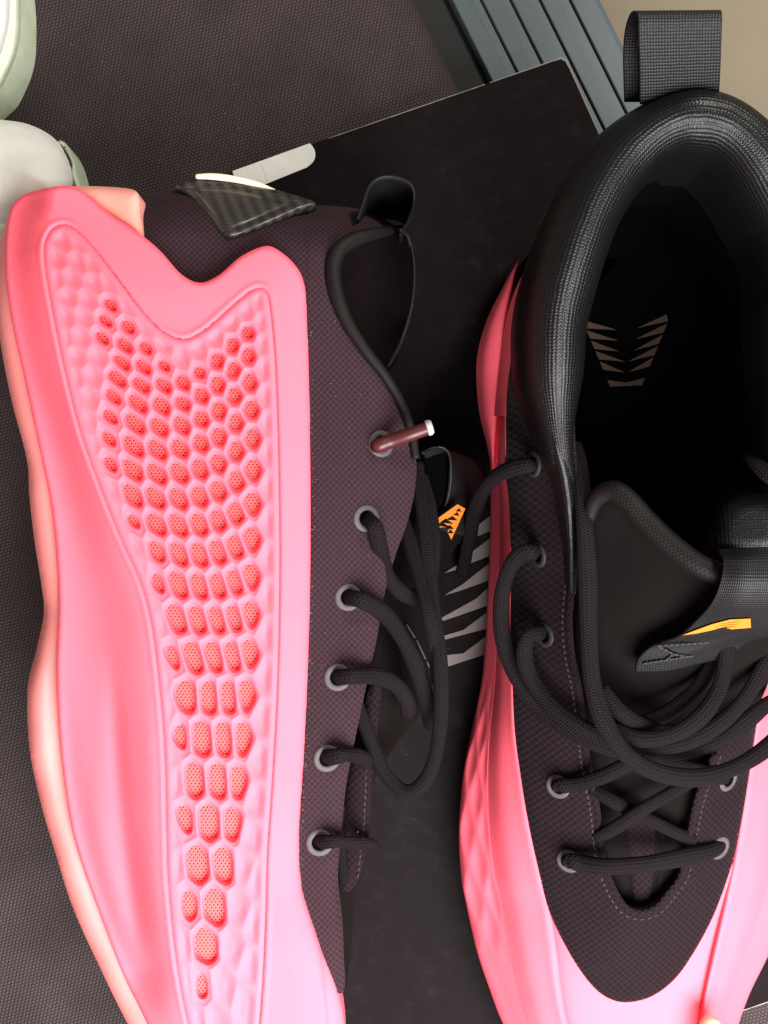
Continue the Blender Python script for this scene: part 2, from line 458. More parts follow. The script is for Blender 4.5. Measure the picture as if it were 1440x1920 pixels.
tag(mesh_obj('mat', G.reshape(-1, 3), np.stack([k, k + b, k + b + 1, k + 1], 1), M['mat'], None, uvg), kind='structure')

# ribbed slate profile beside the mat
sill = empty('ribbed_sill', (990, 60, -2.5), 'slate blue ribbed sill strip beyond the corner of the black box', 'sill')
def bar(name, prof2, mat, parent, t0=-30, t1=60):
    """prism along the mat's edge; prof2 = (distance to the right of the edge, height)"""
    n = len(prof2); V = []
    for t in (t0, t1):
        for s, h in prof2: V.append([*(e0 + ed * t - en * s), h])
    F = [[i, (i + 1) % n, n + (i + 1) % n, n + i] for i in range(n)] + [list(range(n))[::-1], list(range(n, 2 * n))]
    return mesh_obj(name, np.array(V) * CM, F, mat, parent, smooth=False)
z0 = -1.6
w0 = .95                                                   # gap between mat and sill, its shadow made as a black strip
tag(bar('gap_shade_strip', [(-.4, -8.9), (w0, -8.9), (w0, -2.2), (.75, -2.05), (-.4, -2.3)], M['band'], sill), 'black strip standing for the shadow gap between mat and sill')
tops = [0, 1.18, 2.33, 3.48, 4.66, 5.9]
for q in range(5):
    s0, s1 = w0 + tops[q], w0 + tops[q + 1]
    L = s1 - s0
    if q < 4: pr = [(s0 + .03, -3.0), (s1 - .035, -3.0), (s1 - .035, z0 - .15), (s0 + L * .68, z0 - .14), (s0 + L * .64, z0), (s0 + .07, z0), (s0 + .03, z0 - .04)]
    else: pr = [(s0 + .03, -3.0), (s1, -3.0), (s1, z0 - .3), (s1 - .12, z0 - .06), (s1 - .3, z0), (s0 + .07, z0), (s0 + .03, z0 - .04)]
    bar('rib', pr, M['slate'], sill)
bar('sill_base', [(w0, -8.8), (w0 + 5.88, -8.8), (w0 + 5.88, -2.6), (w0, -2.6)], M['slate'], sill)

# ------------------------------------------------------------------ shoe-box lid
box = empty('shoe_box_lid', (700, 960, 0), 'matt black cardboard shoe box lid under the two pink shoes', 'box')
cA = np.array([1060., 106.]); dT = np.array([-480., 166.]); dT /= np.linalg.norm(dT); dR = np.array([.405, .914])
wL, hL = 985, 1905
cB = cA + dT * wL
nb = np.array([-dT[1], dT[0]])
# far corner chosen so that the lower edge passes the mat showing in the photo's corner
cC = cA + dR * 1808; cD = cC + dT * 1260
corners = [cA, cB, cD, cC]
def rounded(poly, r, n=5):
    out = []; P = [np.asarray(p, float) for p in poly]; N = len(P)
    for i in range(N):
        p, q, s = P[i - 1], P[i], P[(i + 1) % N]
        a = q + (p - q) / np.linalg.norm(p - q) * r; b = q + (s - q) / np.linalg.norm(s - q) * r
        for t in np.linspace(0, 1, n): out.append((1 - t)**2 * a + 2 * t * (1 - t) * q + t * t * b)
    return np.array(out)
lid = rounded(corners, 14)
# notch for the white tab at the upper edge
def on_top(x): return cA + dT * ((cA[0] - x) / -dT[0])
nt_ = nb if (nb[1] > 0) else -nb
tabL, tabR = on_top(436), on_top(582)
plate('top_panel', lid, 0.0, M['box'], box, thick=.12)
inn = lambda f: [np.asarray(c) + (np.mean(corners, 0) - c) * f for c in corners]
# four side walls of the lid
for i in range(4):
    p, q = np.array(corners[i]), np.array(corners[(i + 1) % 4]); c = np.mean(corners, 0)
    d = (q - p) / np.linalg.norm(q - p); n_ = np.array([-d[1], d[0]]); n_ = n_ if n_ @ (c - p) > 0 else -n_
    plate('side_wall', [p + d * 16 + n_ * 1.5, q - d * 16 + n_ * 1.5, q - d * 16 + n_ * 6, p + d * 16 + n_ * 6], -.125, M['box'], box, thick=1.0)
# worn pale edge at the near corner
def strip(name, pts, w, z, mat, par, thick=.02):
    P = np.array(pts, float); t = np.gradient(P, axis=0); t /= np.linalg.norm(t, axis=1)[:, None]; n = np.stack([-t[:, 1], t[:, 0]], 1)
    w = np.broadcast_to(np.asarray(w, float), (len(P),))[:, None]
    return plate(name, np.concatenate([P + n * w / 2, (P - n * w / 2)[::-1]]), z, mat, par, thick)
ls = cA + dR * 10
wear = [cA + dT * t for t in (150, 110, 60, 25, 8)] + [cA + dR * t + np.array([-1, 0]) for t in (9, 25, 60, 100, 135, 180)]
strip('worn_edge', wear, [1.0, 1.6, 2.0, 2.2, 4.5, 5.5, 3, 2.2, 2.0, 1.6, .8], .03, M['box_edge'], box)
strip('worn_edge', [cA + dT * t for t in np.linspace(160, 470, 30)], list(.6 + .8 * RNG.random(30)), .03, M['box_edge'], box)
strip('worn_edge', [cC + dT * t - nt_ * 1.5 for t in np.linspace(300, 1000, 60)], list(.8 + 1.6 * RNG.random(60)), .03, M['box_edge'], box)
# white tab
dn = nt_
tp = [tabL + dn * -1, tabR + dn * -3, tabR + dn * 10 - dT * 4, tabR + dn * 22 - dT * 2, tabR + dn * 32 + dT * 6, tabR + dn * 38 + dT * 20, tabL + dn * 42 + dT * -55, tabL + dn * 43]
WT = tag(plate('white_tab', cr(tp[1:6], 4).tolist() + [tp[6], tp[7], tp[0]], .06, M['white_card'], box, .05), 'white card tab at the upper edge of the lid')
cm_ = on_top(487); strip('crease', [cm_ + dn * t + np.array([5 * math.sin(t / 14), 0]) for t in (2, 12, 24, 36)], [1, 3, 4, 1.5], .075, M['white_card'], WT, .01)
# jagged grey print on the lid
def zz(pts, ox, oy, s): return [(ox + x / s, oy + y / s) for x, y in pts]
for poly in ([(1115, 745), (1200, 680), (1200, 778), (1105, 818)], [(930, 890), (1005, 840), (1005, 858)], [(905, 1040), (980, 990), (978, 1018)],
             [(1080, 905), (1200, 815), (1200, 928), (1060, 980)], [(905, 1172), (1010, 1110), (1200, 960), (1200, 1072), (1000, 1145)],
             [(885, 1310), (1100, 1190), (1200, 1095), (1200, 1222), (900, 1325)], [(870, 1425), (1020, 1380), (1200, 1245), (1200, 1362), (900, 1440)],
             [(880, 1535), (1020, 1520), (1200, 1385), (1200, 1510), (890, 1612)], [(715, 1205), (760, 1215), (757, 1245), (735, 1245)]):
    tag(plate('jagged_print', zz(poly, 550, 750, 3.2), .035, M['grey_print'], box, .02))

# ------------------------------------------------------------------ white shoes at the left edge
ws = empty('white_shoe', (-150, 330, ZM), 'off white leather shoe toe poking out above the pink heel', 'shoe')
def dome(top, r, edge): return lambda X, Y, d: edge + (top - edge) * np.sqrt(np.clip(1 - (1 - np.clip(d / r, 0, 1))**2, 0, 1))
o1 = cr([(-420, 250), (-200, 215), (-60, 214), (0, 224), (50, 232), (95, 254), (122, 285), (136, 320), (138, 350), (120, 385), (60, 410), (-60, 425), (-250, 430), (-420, 420)], 8, True)
relief('toe_upper', o1, dome(3.6, 90, 1.0), 5, M['white_leather'], ws, base=-.6)
o2 = cr([(-430, 262), (-200, 226), (-60, 226), (0, 236), (50, 244), (100, 264), (120, 266), (138, 292), (150, 330), (156, 366), (140, 398), (70, 425), (-60, 438), (-250, 440), (-430, 430)], 8, True)
relief('sole', o2, dome(.9, 22, .2), 4, M['white_sole'], ws, base=ZM + .02)
relief('sole_lip', cr([(111, 262), (124, 275), (138, 300), (148, 330), (154, 358), (146, 364), (138, 350), (130, 330), (134, 310), (126, 288)], 6, True), dome(1.7, 12, 1.1), 2.5, M['white_sole'], ws, drop=.8)
ws2 = empty('white_shoe', (-60, 30, ZM), 'white shoe with pale green sole edge cut off by the top corner', 'shoe')
o3 = cr([(-300, -260), (-60, -250), (20, -140), (36, -40), (39, 30), (35, 85), (18, 135), (-10, 178), (-80, 215), (-300, 220)], 8, True)
relief('sole', o3, dome(2.0, 16, .8), 4, M['white_sole'], ws2, base=ZM + .02)
o4 = cr([(-300, -250), (-70, -240), (2, -140), (16, -40), (19, 20), (12, 70), (-6, 115), (-60, 160), (-300, 180)], 8, True)
relief('upper', o4, dome(4.2, 70, 2.1), 4, M['white_leather'], ws2, base=1.0)

# ================================================================== shoe lying on its side
SL = empty('basketball_shoe', (400, 1000, 0), 'neon pink and black basketball shoe lying on its side, honeycomb panel up', 'shoe', 'pair of pink and black basketball shoes')

panel = cr([(84, 478), (92, 440), (112, 424), (138, 430), (175, 468), (215, 520), (262, 582), (302, 622), (345, 638), (388, 618), (440, 572), (474, 546), (494, 546), (504, 580),
            (514, 700), (520, 900), (521, 1100), (516, 1300), (506, 1480), (498, 1600), (495, 1720), (489, 1850), (478, 1960), (455, 2050), (410, 2060), (380, 2000), (355, 1920), (332, 1800), (317, 1650),
            (314, 1550), (310, 1400), (300, 1280), (286, 1170), (265, 1090), (225, 1000), (185, 900), (150, 800), (120, 680), (96, 560)], 8, True)
shell = cr([(16, 405), (40, 368), (90, 352), (135, 349), (165, 366), (205, 400), (262, 438), (300, 470), (340, 514), (375, 530), (410, 516), (450, 482), (490, 463), (515, 465), (549, 492), (569, 528), (577, 600),
            (582, 800), (584, 1000), (580, 1200), (572, 1400), (562, 1560), (565, 1650), (577, 1700), (606, 1780), (634, 1855), (646, 1940), (640, 2060), (560, 2150), (430, 2160), (340, 2060), (276, 1920), (230, 1825),
            (182, 1700), (150, 1610), (130, 1530), (113, 1400), (106, 1260), (110, 1140), (106, 1040), (96, 950), (76, 850), (46, 710), (22, 600), (10, 500)], 8, True)
rimout = cr([(10, 420), (30, 378), (80, 362), (140, 420), (200, 700), (230, 1200), (300, 1700), (420, 2120), (340, 2100), (250, 1940), (183, 1805), (136, 1700), (104, 1600), (75, 1500), (55, 1400), (52, 1290), (68, 1220), (82, 1150),
             (78, 1100), (64, 1010), (55, 930), (50, 860), (22, 752), (2, 650), (-8, 560), (-4, 470)], 8, True)
rim_line = shell[np.r_[32 * 8:len(shell), 0:8]]            # the sole side of the shell
right_line = cr([(574, 280), (575, 440), (577, 600), (582, 800), (584, 1000), (580, 1200), (572, 1400), (562, 1560), (565, 1650), (577, 1700), (606, 1780), (634, 1855), (646, 1940)], 8)
pl_line = np.concatenate([panel[25 * 8:], cr([(84, 478), (90, 440), (100, 400), (114, 335)], 6)])
grooveA = cr([(118, 1180), (122, 1300), (132, 1450), (158, 1590), (205, 1730), (262, 1860), (310, 1960)], 6)
grooveC = cr([(196, 1130), (212, 1300), (222, 1450), (238, 1600), (256, 1720), (268, 1800), (275, 1840)], 6)
ridgeB = cr([(175, 1330), (178, 1450), (190, 1580), (220, 1700), (252, 1790), (285, 1880)], 6)
ridgeD = cr([(262, 1150), (280, 1300), (286, 1500), (290, 1680), (305, 1830), (330, 1950)], 6)
def shoe_body(X, Y):
    """overall height of the lying shoe's upper side"""
    return 8.9 + .25 * np.sin((Y - 400) / 1500 * math.pi) - .9 * sst(Y, 1750, 2150) - .5 * sst(Y, 560, 340)
def z_shell(X, Y, d):
    z = shoe_body(X, Y)
    dr, _, _ = near(X, Y, rim_line); dp, _, _ = near(X, Y, pl_line)
    t = dr / (dr + dp + 1e-6); lower = sst(Y, 640, 900)
    side = inside(X, Y, panel) | (X < np.interp(Y, pl_line[::-1, 1], pl_line[::-1, 0]))
    sc = np.where(side, 1.0, 0.0)
    z = z - sc * ((.95 + .35 * sst(Y, 700, 1150)) * (1 - sst(t, .02, .98)) + .22 * lower * np.sin(np.clip(t, 0, 1) * math.pi)**2)
    fade = sst(Y, 1080, 1400)
    def gz(line, w, h):
        dd, _, _ = near(X, Y, line); y0, y1 = line[:, 1].min(), line[:, 1].max()
        return h * np.exp(-(dd / w)**2) * sst(Y, y0, y0 + 260) * sst(Y, y1, y1 - 200)
    z = z + sc * fade * (gz(grooveA, 22, -.13) + gz(grooveC, 19, -.18) + gz(ridgeB, 20, .10) + gz(ridgeD, 24, .07))
    # outer bead and soft lip
    dR, _, _ = near(X, Y, right_line)
    z = z - .55 * np.exp(-dR / 26) - .5 * (1 - sst(Y, 1640, 1660)) * 0
    r = 9.0; q = np.clip(d / r, 0, 1); z = z - .16 * (1 - np.sqrt(1 - (1 - q)**2))
    dpn, _, _ = near(X, Y, panel, True)
    z = z + .05 * np.exp(-((dpn - 9) / 5)**2)
    # faint seam towards the toe
    ds, _, _ = near(X, Y, cr([(572, 1670), (590, 1740), (603, 1820), (612, 1920), (610, 2000)], 6)); z = z - .03 * np.exp(-(ds / 3)**2) - .12 * sst(X - np.interp(Y, [1670, 1740, 1820, 1920, 2050], [572, 590, 603, 612, 605]), 0, 6) * sst(Y, 1660, 1700)
    return z
relief('side_shell', shell, z_shell, 3.0, M['pink'], SL, drop=.9, holes=[panel])
def z_rim(X, Y, d):
    z = shoe_body(X, Y) - 1.25 - .35 * sst(Y, 700, 1150)
    w = .08 * np.sin(Y / 17.0) * np.exp(-d / 10) * sst(Y, 1150, 1400) + .05 * np.sin(Y / 41.0)
    r = 34.0; q = np.clip(d / r, 0, 1); return z + w - 1.1 * (1 - np.sqrt(1 - (1 - q)**2)) - .25
tag(relief('outsole_rim', rimout, z_rim, 4.0, M['peach'], SL, base=.3), 'peach rubber edge of the sole')

# honeycomb panel: cells around these centres; those with a hole show the perforated sheet
holes = [(207,571,1),(196,602,1),(240,613,1),(191,631,1),(233,649,0),(273,653,1),(464,624,0),(436,647,0),(464,664,0),(229,678,0),(267,687,0),(307,687,1),(373,698,1),(407,676,0),(436,693,0),(466,716,0),(218,709,0),
 (264,720,0),(307,720,0),(341,718,0),(376,740,0),(407,720,0),(440,740,0),(470,767,0),(211,740,1),(258,756,0),(302,760,0),(342,754,0),(376,784,0),(409,769,0),(442,791,0),(473,820,0),(204,780,2),(253,793,0),(298,800,0),
 (340,796,0),(376,829,0),(409,818,0),(442,844,0),(473,880,0),(202,820,2),(249,836,0),(295,842,0),(336,840,0),(374,878,0),(408,868,0),(204,868,2),(248,879,0),(294,888,0),(336,885,0),(442,901,0),(247,928,0),
 (291,932,0),(334,934,0),(373,930,0),(408,919,0),(440,961,0),(472,943,0),(247,977,2),(293,983,0),(333,983,0),(372,981,0),(408,974,0),(439,1023,0),(471,1010,0),(294,1032,1),(334,1037,0),(372,1039,0),(408,1034,0),
 (439,1090,0),(470,1081,0),(293,1092,2),(334,1094,0),(372,1097,0),(408,1097,0),(331,1159,0),(370,1161,0),(406,1161,0),(438,1157,0),(469,1152,0),(320,1228,2),(361,1230,0),(400,1228,0),(435,1228,0),(468,1226,0),
 (350,1303,0),(391,1306,0),(427,1306,0),(462,1303,0),(334,1379,2),(378,1383,0),(420,1384,0),(454,1386,0),(364,1462,0),(408,1464,0),(447,1467,0),(342,1535,2),(393,1539,0),(436,1544,0),(369,1621,0),(421,1621,0),
 (350,1695,2),(403,1700,0),(386,1773,0),(375,1851,2)]
dimples = [(176,530),(146,490),(117,452),(164,562),(134,522),(106,484),(158,594),(128,556),(103,522),(183,668),(152,632),(122,594),(174,706),(143,668),(118,632),(168,745),(138,708),(162,790),(136,748),(170,832),(150,800),
 (176,880),(208,920),(196,955),(212,955),(250,1022),(226,995),(258,1064),(276,1125),(292,1168),(296,1260),(306,1340),(312,1420),(322,1462),(316,1560),(322,1621),(318,1690),(332,1768),(346,1851),(368,1915),(240,572),(274,611),(308,646),(340,672),
 (372,658),(404,634),(434,604),(462,584),(488,566),(492,604),(494,645),(497,692),(501,742),(504,795),(506,850),(507,915),(506,980),(505,1048),(504,1118),(502,1192),(498,1268),(494,1346),(487,1428),(480,1500),(471,1570),
 (482,1650),(459,1626),(449,1704),(437,1778),(417,1851),(403,1915),(476,1735),(469,1812),(461,1886),(375,1960),(430,1970),(345,1930),(405,2010),(205,530),(172,492),(150,455)]
cents = np.array([h[:2] for h in holes] + dimples, float); kinds = np.array([h[2] for h in holes] + [9] * len(dimples))
MET = np.where(cents[:, 1] > 1230, .62, np.interp(cents[:, 1], [600, 1230], [.86, .66]))
# towards the left the cells lean; there the open cells are parallelogram-like
rl = np.interp(cents[:, 1], [740, 900], [.10, .65])
LEAN = np.where(cents[:, 1] > 1230, .30, np.where(cents[:, 0] < 330, .95, .95 + (rl - .95) * np.clip((cents[:, 0] - 330) / 110, 0, 1))) * np.interp(cents[:, 1], [440, 560, 800], [1.15, .9, 1.0])
def cell(X, Y):
    """cell index and distance to the cell's edge"""
    d1 = np.full(X.shape, 1e9); d2 = np.full(X.shape, 1e9); k1 = np.zeros(X.shape, int)
    y0, y1, x0, x1 = Y.min() - 150, Y.max() + 150, X.min() - 150, X.max() + 150
    for k, (cx, cy) in enumerate(cents):
        if not (y0 < cy < y1 and x0 < cx < x1): continue
        dx = X - cx; dy = (Y - cy) * MET[k]
        dd = dx * dx + dy * dy - LEAN[k] * dx * dy
        m1 = dd < d1
        d2 = np.where(m1, d1, np.minimum(d2, dd)); d1 = np.where(m1, dd, d1); k1 = np.where(m1, k, k1)
    # soft minimum over the neighbours rounds the corners of a cell
    r1 = np.sqrt(d1); acc = np.zeros(X.shape)
    for k, (cx, cy) in enumerate(cents):
        if not (y0 < cy < y1 and x0 < cx < x1): continue
        m = (np.abs(X - cx) < 75) & (np.abs(Y - cy) < 130) & (k1 != k)
        if not m.any(): continue
        dx = X[m] - cx; dy = (Y[m] - cy) * MET[k]
        acc[m] += np.exp(-(np.sqrt(dx * dx + dy * dy - LEAN[k] * dx * dy) - r1[m]) * .5 / 2.2)
    return k1, -2.2 * np.log(acc + 1e-9)
HOLE = {0: 4.6, 1: 6.4, 2: 7.4}
eh = np.array([HOLE.get(k, 99) for k in kinds])
def z_panel_base(X, Y):
    return shoe_body(X, Y) + .02 - .06 * np.exp(-near(X, Y, right_line)[0] / 60)
def z_panel(X, Y, d):
    z = z_panel_base(X, Y)
    k, e = cell(X, Y); kd = kinds[k]
    edge = sst(d, 11, 28)
    z = z - edge * np.where(kd == 9, .13 * sst(e, -2.5, 15), .13 * (1 - np.exp(-np.maximum(e + 1.0, 0) / 4.5)))
    z = z - edge * .23 * sst(e, eh[k] - 1.5, eh[k] + 1.5)
    r = 13.0; q = np.clip(d / r, 0, 1)
    return z - .28 * (1 - np.sqrt(1 - (1 - q)**2))
pc = panel.mean(0); tn = np.roll(panel, -1, 0) - np.roll(panel, 1, 0); tn /= np.linalg.norm(tn, axis=1)[:, None]; nrm = np.stack([tn[:, 1], -tn[:, 0]], 1)
if inside(*(panel[300] + nrm[300] * 3)[:, None], panel)[0]: nrm = -nrm
HP = relief('honeycomb_panel', panel + nrm * 6, z_panel, 1.9, M['pink'], SL, drop=.5)
# one perforated vent in each open cell
for (cx, cy, k) in holes:
    ang = np.linspace(0, TAU, 40, endpoint=False)
    sg = np.linspace(1, 50, 50); GX = cx + sg[None] * np.cos(ang)[:, None]; GY = cy + sg[None] * np.sin(ang)[:, None]
    kk, e = cell(GX, GY); own = (np.abs(cents[kk, 0] - cx) < .1) & (np.abs(cents[kk, 1] - cy) < .1) & (e > HOLE[k] - 1.2)
    rr = np.where(own, sg[None], 2.0).max(1)
    rr = np.minimum(rr, 60); rr = (np.roll(rr, 1) + rr * 2 + np.roll(rr, -1)) / 4
    V = [[cx, cy]] + [[cx + f * r * math.cos(t), cy + f * r * math.sin(t)] for f in (.5, .85, 1.0) for r, t in zip(rr, ang)]
    V = np.array(V); zb = z_panel_base(V[:, 0], V[:, 1])
    rad = np.concatenate([[0], np.repeat([.5, .85, 1.0], 40)])
    Z = zb - .325 - .012 * rad**2
    W = U(np.column_stack([V, Z]))
    F = [[0, 1 + (q + 1) % 40, 1 + q] for q in range(40)]
    for ring in range(2):
        a0 = 1 + ring * 40; b0 = a0 + 40
        F += [[a0 + q, a0 + (q + 1) % 40, b0 + (q + 1) % 40, b0 + q] for q in range(40)]
    mesh_obj('vent_sheet', W, F, M['vent'], HP, W[:, :2] / CM)

# pale heel clip
hc = cr([(125, 352), (160, 349), (215, 351), (250, 356), (260, 368), (262, 400), (268, 436), (266, 448), (230, 425), (190, 400), (150, 372)], 6, True)
tag(relief('heel_clip', hc, lambda X, Y, d: shoe_body(X, Y) - .35 - .25 * np.exp(-d / 7) + .1 * sst(X, 200, 262), 3, M['peach_soft'], SL, drop=2.2), 'pale peach plastic heel clip')

# black knit upper, seen from the side
edge_line = [(778, 850), (781, 880), (776, 930), (762, 985), (742, 1040), (722, 1110), (706, 1200), (684, 1300), (664, 1395), (648, 1480), (641, 1550), (635, 1610), (633, 1660), (640, 1720), (644, 1800), (643, 1862)]
upper_o = cr([(262, 420), (262, 385), (290, 360), (330, 352), (400, 356), (480, 372), (560, 384), (620, 386), (672, 392), (715, 408), (746, 432), (700, 441), (655, 454), (628, 478), (621, 512), (628, 560), (650, 612), (684, 660), (718, 704), (748, 755), (768, 805)]
              + edge_line + [(600, 1830), (540, 1700), (500, 1400), (500, 1000), (500, 600), (440, 520), (375, 560), (300, 520)], 6, True)
top_line = cr([(240, 372), (290, 360), (330, 352), (400, 356), (480, 372), (560, 384), (620, 386), (672, 392), (715, 408), (746, 432)], 6)
thr_line = cr([(621, 512), (650, 612), (718, 704), (768, 805)] + edge_line, 4)
def z_upper(X, Y, d):
    s = near(X, Y, right_line)[0] * (X > np.interp(Y, right_line[:, 1], right_line[:, 0]))
    z = shoe_body(X, Y) - .62 - .0000145 * s**2 * 2.2
    dt = near(X, Y, top_line)[0]; q = np.clip(dt / 95, 0, 1); z = z - 2.6 * (1 - np.sqrt(1 - (1 - q)**2))
    de = near(X, Y, thr_line)[0]; q = np.clip(de / 26, 0, 1); z = z - .28 * (1 - np.sqrt(1 - (1 - q)**2))
    z = z + .10 * np.sin(Y / 70 + X / 90) * sst(de, 10, 80) * (s > 0) * .6
    return z
relief('upper', upper_o, z_upper, 4.0, M['upper'], SL, drop=.28)
zu = lambda x, y: float(z_upper(np.array([x], float), np.array([y], float), np.array([50.]))[0])

# carbon heel counter with a cream strip
cb = cr([(330, 352), (345, 340), (375, 334), (420, 334), (480, 346), (540, 362), (592, 381), (560, 394), (520, 412), (480, 430), (446, 443), (428, 446), (412, 432), (385, 400), (360, 372)], 6, True)
def z_carb(X, Y, d):
    q = np.clip(d / 14, 0, 1)
    return shoe_body(X, Y) - 2.2 + 1.55 * sst(Y, 330, 445) + .30 * np.sqrt(1 - (1 - q)**2) - .12 * np.exp(-((d - 17) / 5)**2)
HCO = tag(relief('heel_counter', cb, z_carb, 2.2, M['carbon'], SL, drop=.9, uvrot=-.42), 'glossy carbon weave heel plate')
sweep('heel_strip', [(368, 331, 6.4), (400, 331, 6.5), (440, 336, 6.5), (480, 345, 6.5), (515, 357, 6.4)], [.09, .12, .12, .10, .05], M['cream'], HCO, seg=10)
# far half of the shoe below: lining, opposite side, sole, so that the body is closed
far = cr([(745, 432), (766, 442), (777, 500), (772, 570), (752, 640), (725, 690), (760, 760), (784, 840), (800, 900), (800, 1000), (760, 1150), (730, 1300), (700, 1450), (690, 1550), (668, 1650), (644, 1870), (560, 1960), (420, 1960), (300, 1700), (220, 1200), (200, 800), (240, 480), (420, 430), (600, 420)], 6, True)
tag(relief('inner_body', far, lambda X, Y, d: 4.9 - 1.0 * np.exp(-d / 30), 6, M['tongue'], SL, base=.05), 'dark lower half of the shoe body')
lin = cr([(752, 426), (768, 450), (776, 510), (770, 575), (750, 640), (722, 688), (700, 690), (655, 650), (620, 590), (606, 530), (612, 480), (650, 440), (705, 426)], 8, True)
tag(relief('collar_lining', lin, lambda X, Y, d: 7.35 - .9 * sst(Y, 420, 700) - 1.5 * np.sin(np.clip((X - 600) / 180, 0, 1) * math.pi) - .2 * sst(X, 600, 780), 3, M['lining_inside'], SL, drop=1.2), 'dark red shaded lining inside the collar')
ce = [(752, 428), (722, 434), (690, 441), (658, 452), (632, 474), (624, 510), (632, 558), (654, 610), (686, 658), (720, 702), (750, 752), (770, 805), (780, 860)]
sweep('collar_edge', [(x, y, zu(x - 12, y + 3) - .05) for x, y in ce], [.13, .18, .24, .28, .30, .30, .28, .24, .2, .18, .17, .17, .15], M['lining'], SL, seg=14)
sweep('collar_edge', [(750, 430, 7.4), (766, 446, 6.9), (776, 505, 6.5), (771, 575, 6.2), (752, 640, 6.0), (728, 686, 6.3)], [.06, .07, .07, .07, .07, .06], M['lining'], SL, seg=12)
# pull loop
lp = [(752, 442), (770, 408), (779, 366), (765, 339), (724, 328), (693, 344), (676, 388), (668, 410)]
loft('pull_loop', [[(x, y, 7.35), (720 + (x - 720) * .992, 960 + (y - 960) * .992, 7.0), (720 + (x - 720) * .91, 960 + (y - 960) * .91, 4.4), (720 + (x - 720) * .875, 960 + (y - 960) * .875, 2.4)] for x, y in lp], M['web'], SL, nu=50, nv=10, thick=.09)

# eyelets
def ring(name, c, n, r0, r1, mat, parent, h=.045):
    """flat ring with a rounded lip, centre c (metres), normal n, radii in cm"""
    n = np.asarray(n, float); n /= np.linalg.norm(n)
    a = np.cross(n, [0, 1, 0]); a /= np.linalg.norm(a); b = np.cross(n, a)
    prof = [(r0, -.06), (r0, h * .6), ((r0 * .8 + r1 * .2), h), ((r0 * .3 + r1 * .7), h), (r1, h * .35), (r1, -.06)]
    N = 36; V = []; F = []
    for q in range(N):
        t = TAU * q / N
        for r, z in prof: V.append(np.asarray(c) + CM * (r * (math.cos(t) * a + math.sin(t) * b) + z * n))
    m = len(prof)
    for q in range(N):
        q2 = (q + 1) % N
        for s in range(m - 1): F.append([q * m + s, q2 * m + s, q2 * m + s + 1, q * m + s + 1])
    return mesh_obj(name, np.array(V), F, mat, parent)
def disc(name, c, n, r, mat, parent):
    n = np.asarray(n, float); n /= np.linalg.norm(n); a = np.cross(n, [0, 1, 0]); a /= np.linalg.norm(a); b = np.cross(n, a)
    V = [np.asarray(c) + CM * (r * (math.cos(TAU * q / 24) * a + math.sin(TAU * q / 24) * b) + .012 * n) for q in range(24)]
    return mesh_obj(name, np.array(V), [list(range(24))], mat, parent)
def normal_at(zf, x, y, h=6):
    p = [U((x + dx, y + dy, zf(x + dx, y + dy))) for dx, dy in ((-h, 0), (h, 0), (0, -h), (0, h))]
    n = np.cross(p[1] - p[0], p[2] - p[3]); return n / np.linalg.norm(n) * (1 if n[2] > 0 else -1)
eyeL = [(715, 832), (687, 972), (653, 1120), (633, 1270), (613, 1422), (599, 1580)]
for x, y in eyeL:
    c = U((x, y, zu(x, y))); n = normal_at(zu, x, y)
    r = ring('eyelet', c, n, .27, .47, M['eyelet'], SL); disc('eyelet_hole', c, n, .30, M['dark'], r)

# tongue leaning out to the right, with its loop and orange mark
tg = cr([(660, 1660), (650, 1560), (662, 1420), (690, 1290), (716, 1130), (748, 1010), (776, 900), (790, 845), (812, 836), (850, 842), (898, 852), (915, 900), (902, 955), (872, 1000), (846, 1040), (826, 1100), (812, 1200), (796, 1320), (740, 1400), (697, 1480), (693, 1560), (676, 1650)], 6, True)
ztf = rbf([(660, 1660, 6.6), (660, 1420, 6.5), (700, 1290, 6.2), (720, 1130, 6.0), (776, 900, 5.8), (800, 845, 4.8), (898, 852, 3.2), (905, 955, 2.8), (846, 1040, 3.4), (820, 1200, 4.2), (800, 1320, 4.6), (697, 1480, 5.4), (690, 1560, 5.6), (840, 920, 4.2)])
def z_tongue(X, Y, d): return ztf(X, Y) - .3 * np.exp(-d / 12)
relief('tongue', tg, z_tongue, 4, M['tongue'], SL, drop=.5)
tz = lambda x, y: float(ztf(np.array([x]), np.array([y]))[0])
EB = relief('eyestay', cr([(636, 1655), (638, 1560), (648, 1480), (668, 1390), (692, 1290), (714, 1290), (704, 1400), (696, 1480), (692, 1560), (676, 1640), (652, 1672)], 6, True), lambda X, Y, d: 6.7 - .25 * np.exp(-d / 8), 3, M['upper_toe'], SL, drop=.4)
loft('tongue_loop', [[(790, 850, 5.6), (792, 852, 5.5), (812, 880, 4.4)], [(815, 838, 5.7), (815, 842, 5.6), (826, 870, 4.4)], [(838, 848, 5.6), (842, 850, 5.3), (880, 860, 4.0)], [(843, 890, 5.4), (848, 893, 5.2), (905, 900, 3.6)], [(835, 940, 5.0), (840, 944, 4.8), (900, 950, 3.4)], [(812, 985, 4.8), (816, 990, 4.6), (870, 1005, 3.6)]],
     M['web'], SL, nu=40, nv=12, thick=.08)
relief('loop_shade', cr([(797, 852), (815, 842), (834, 852), (838, 890), (830, 940), (808, 962), (795, 920)], 6, True), lambda X, Y, d: tz(810, 900) + .25 + 0 * X, 4, M['dark'], SL, drop=.1)  # dark sheet standing in for the shadow inside the loop
og = zz([(838, 735), (850, 722), (985, 626), (1032, 652), (948, 838), (925, 790), (940, 770), (905, 762), (845, 768)], 550, 750, 3.2)
zo = 5.35
LM = tag(plate('logo_mark', og, zo, M['orange'], SL, .05), 'orange jagged mark on the tongue loop')
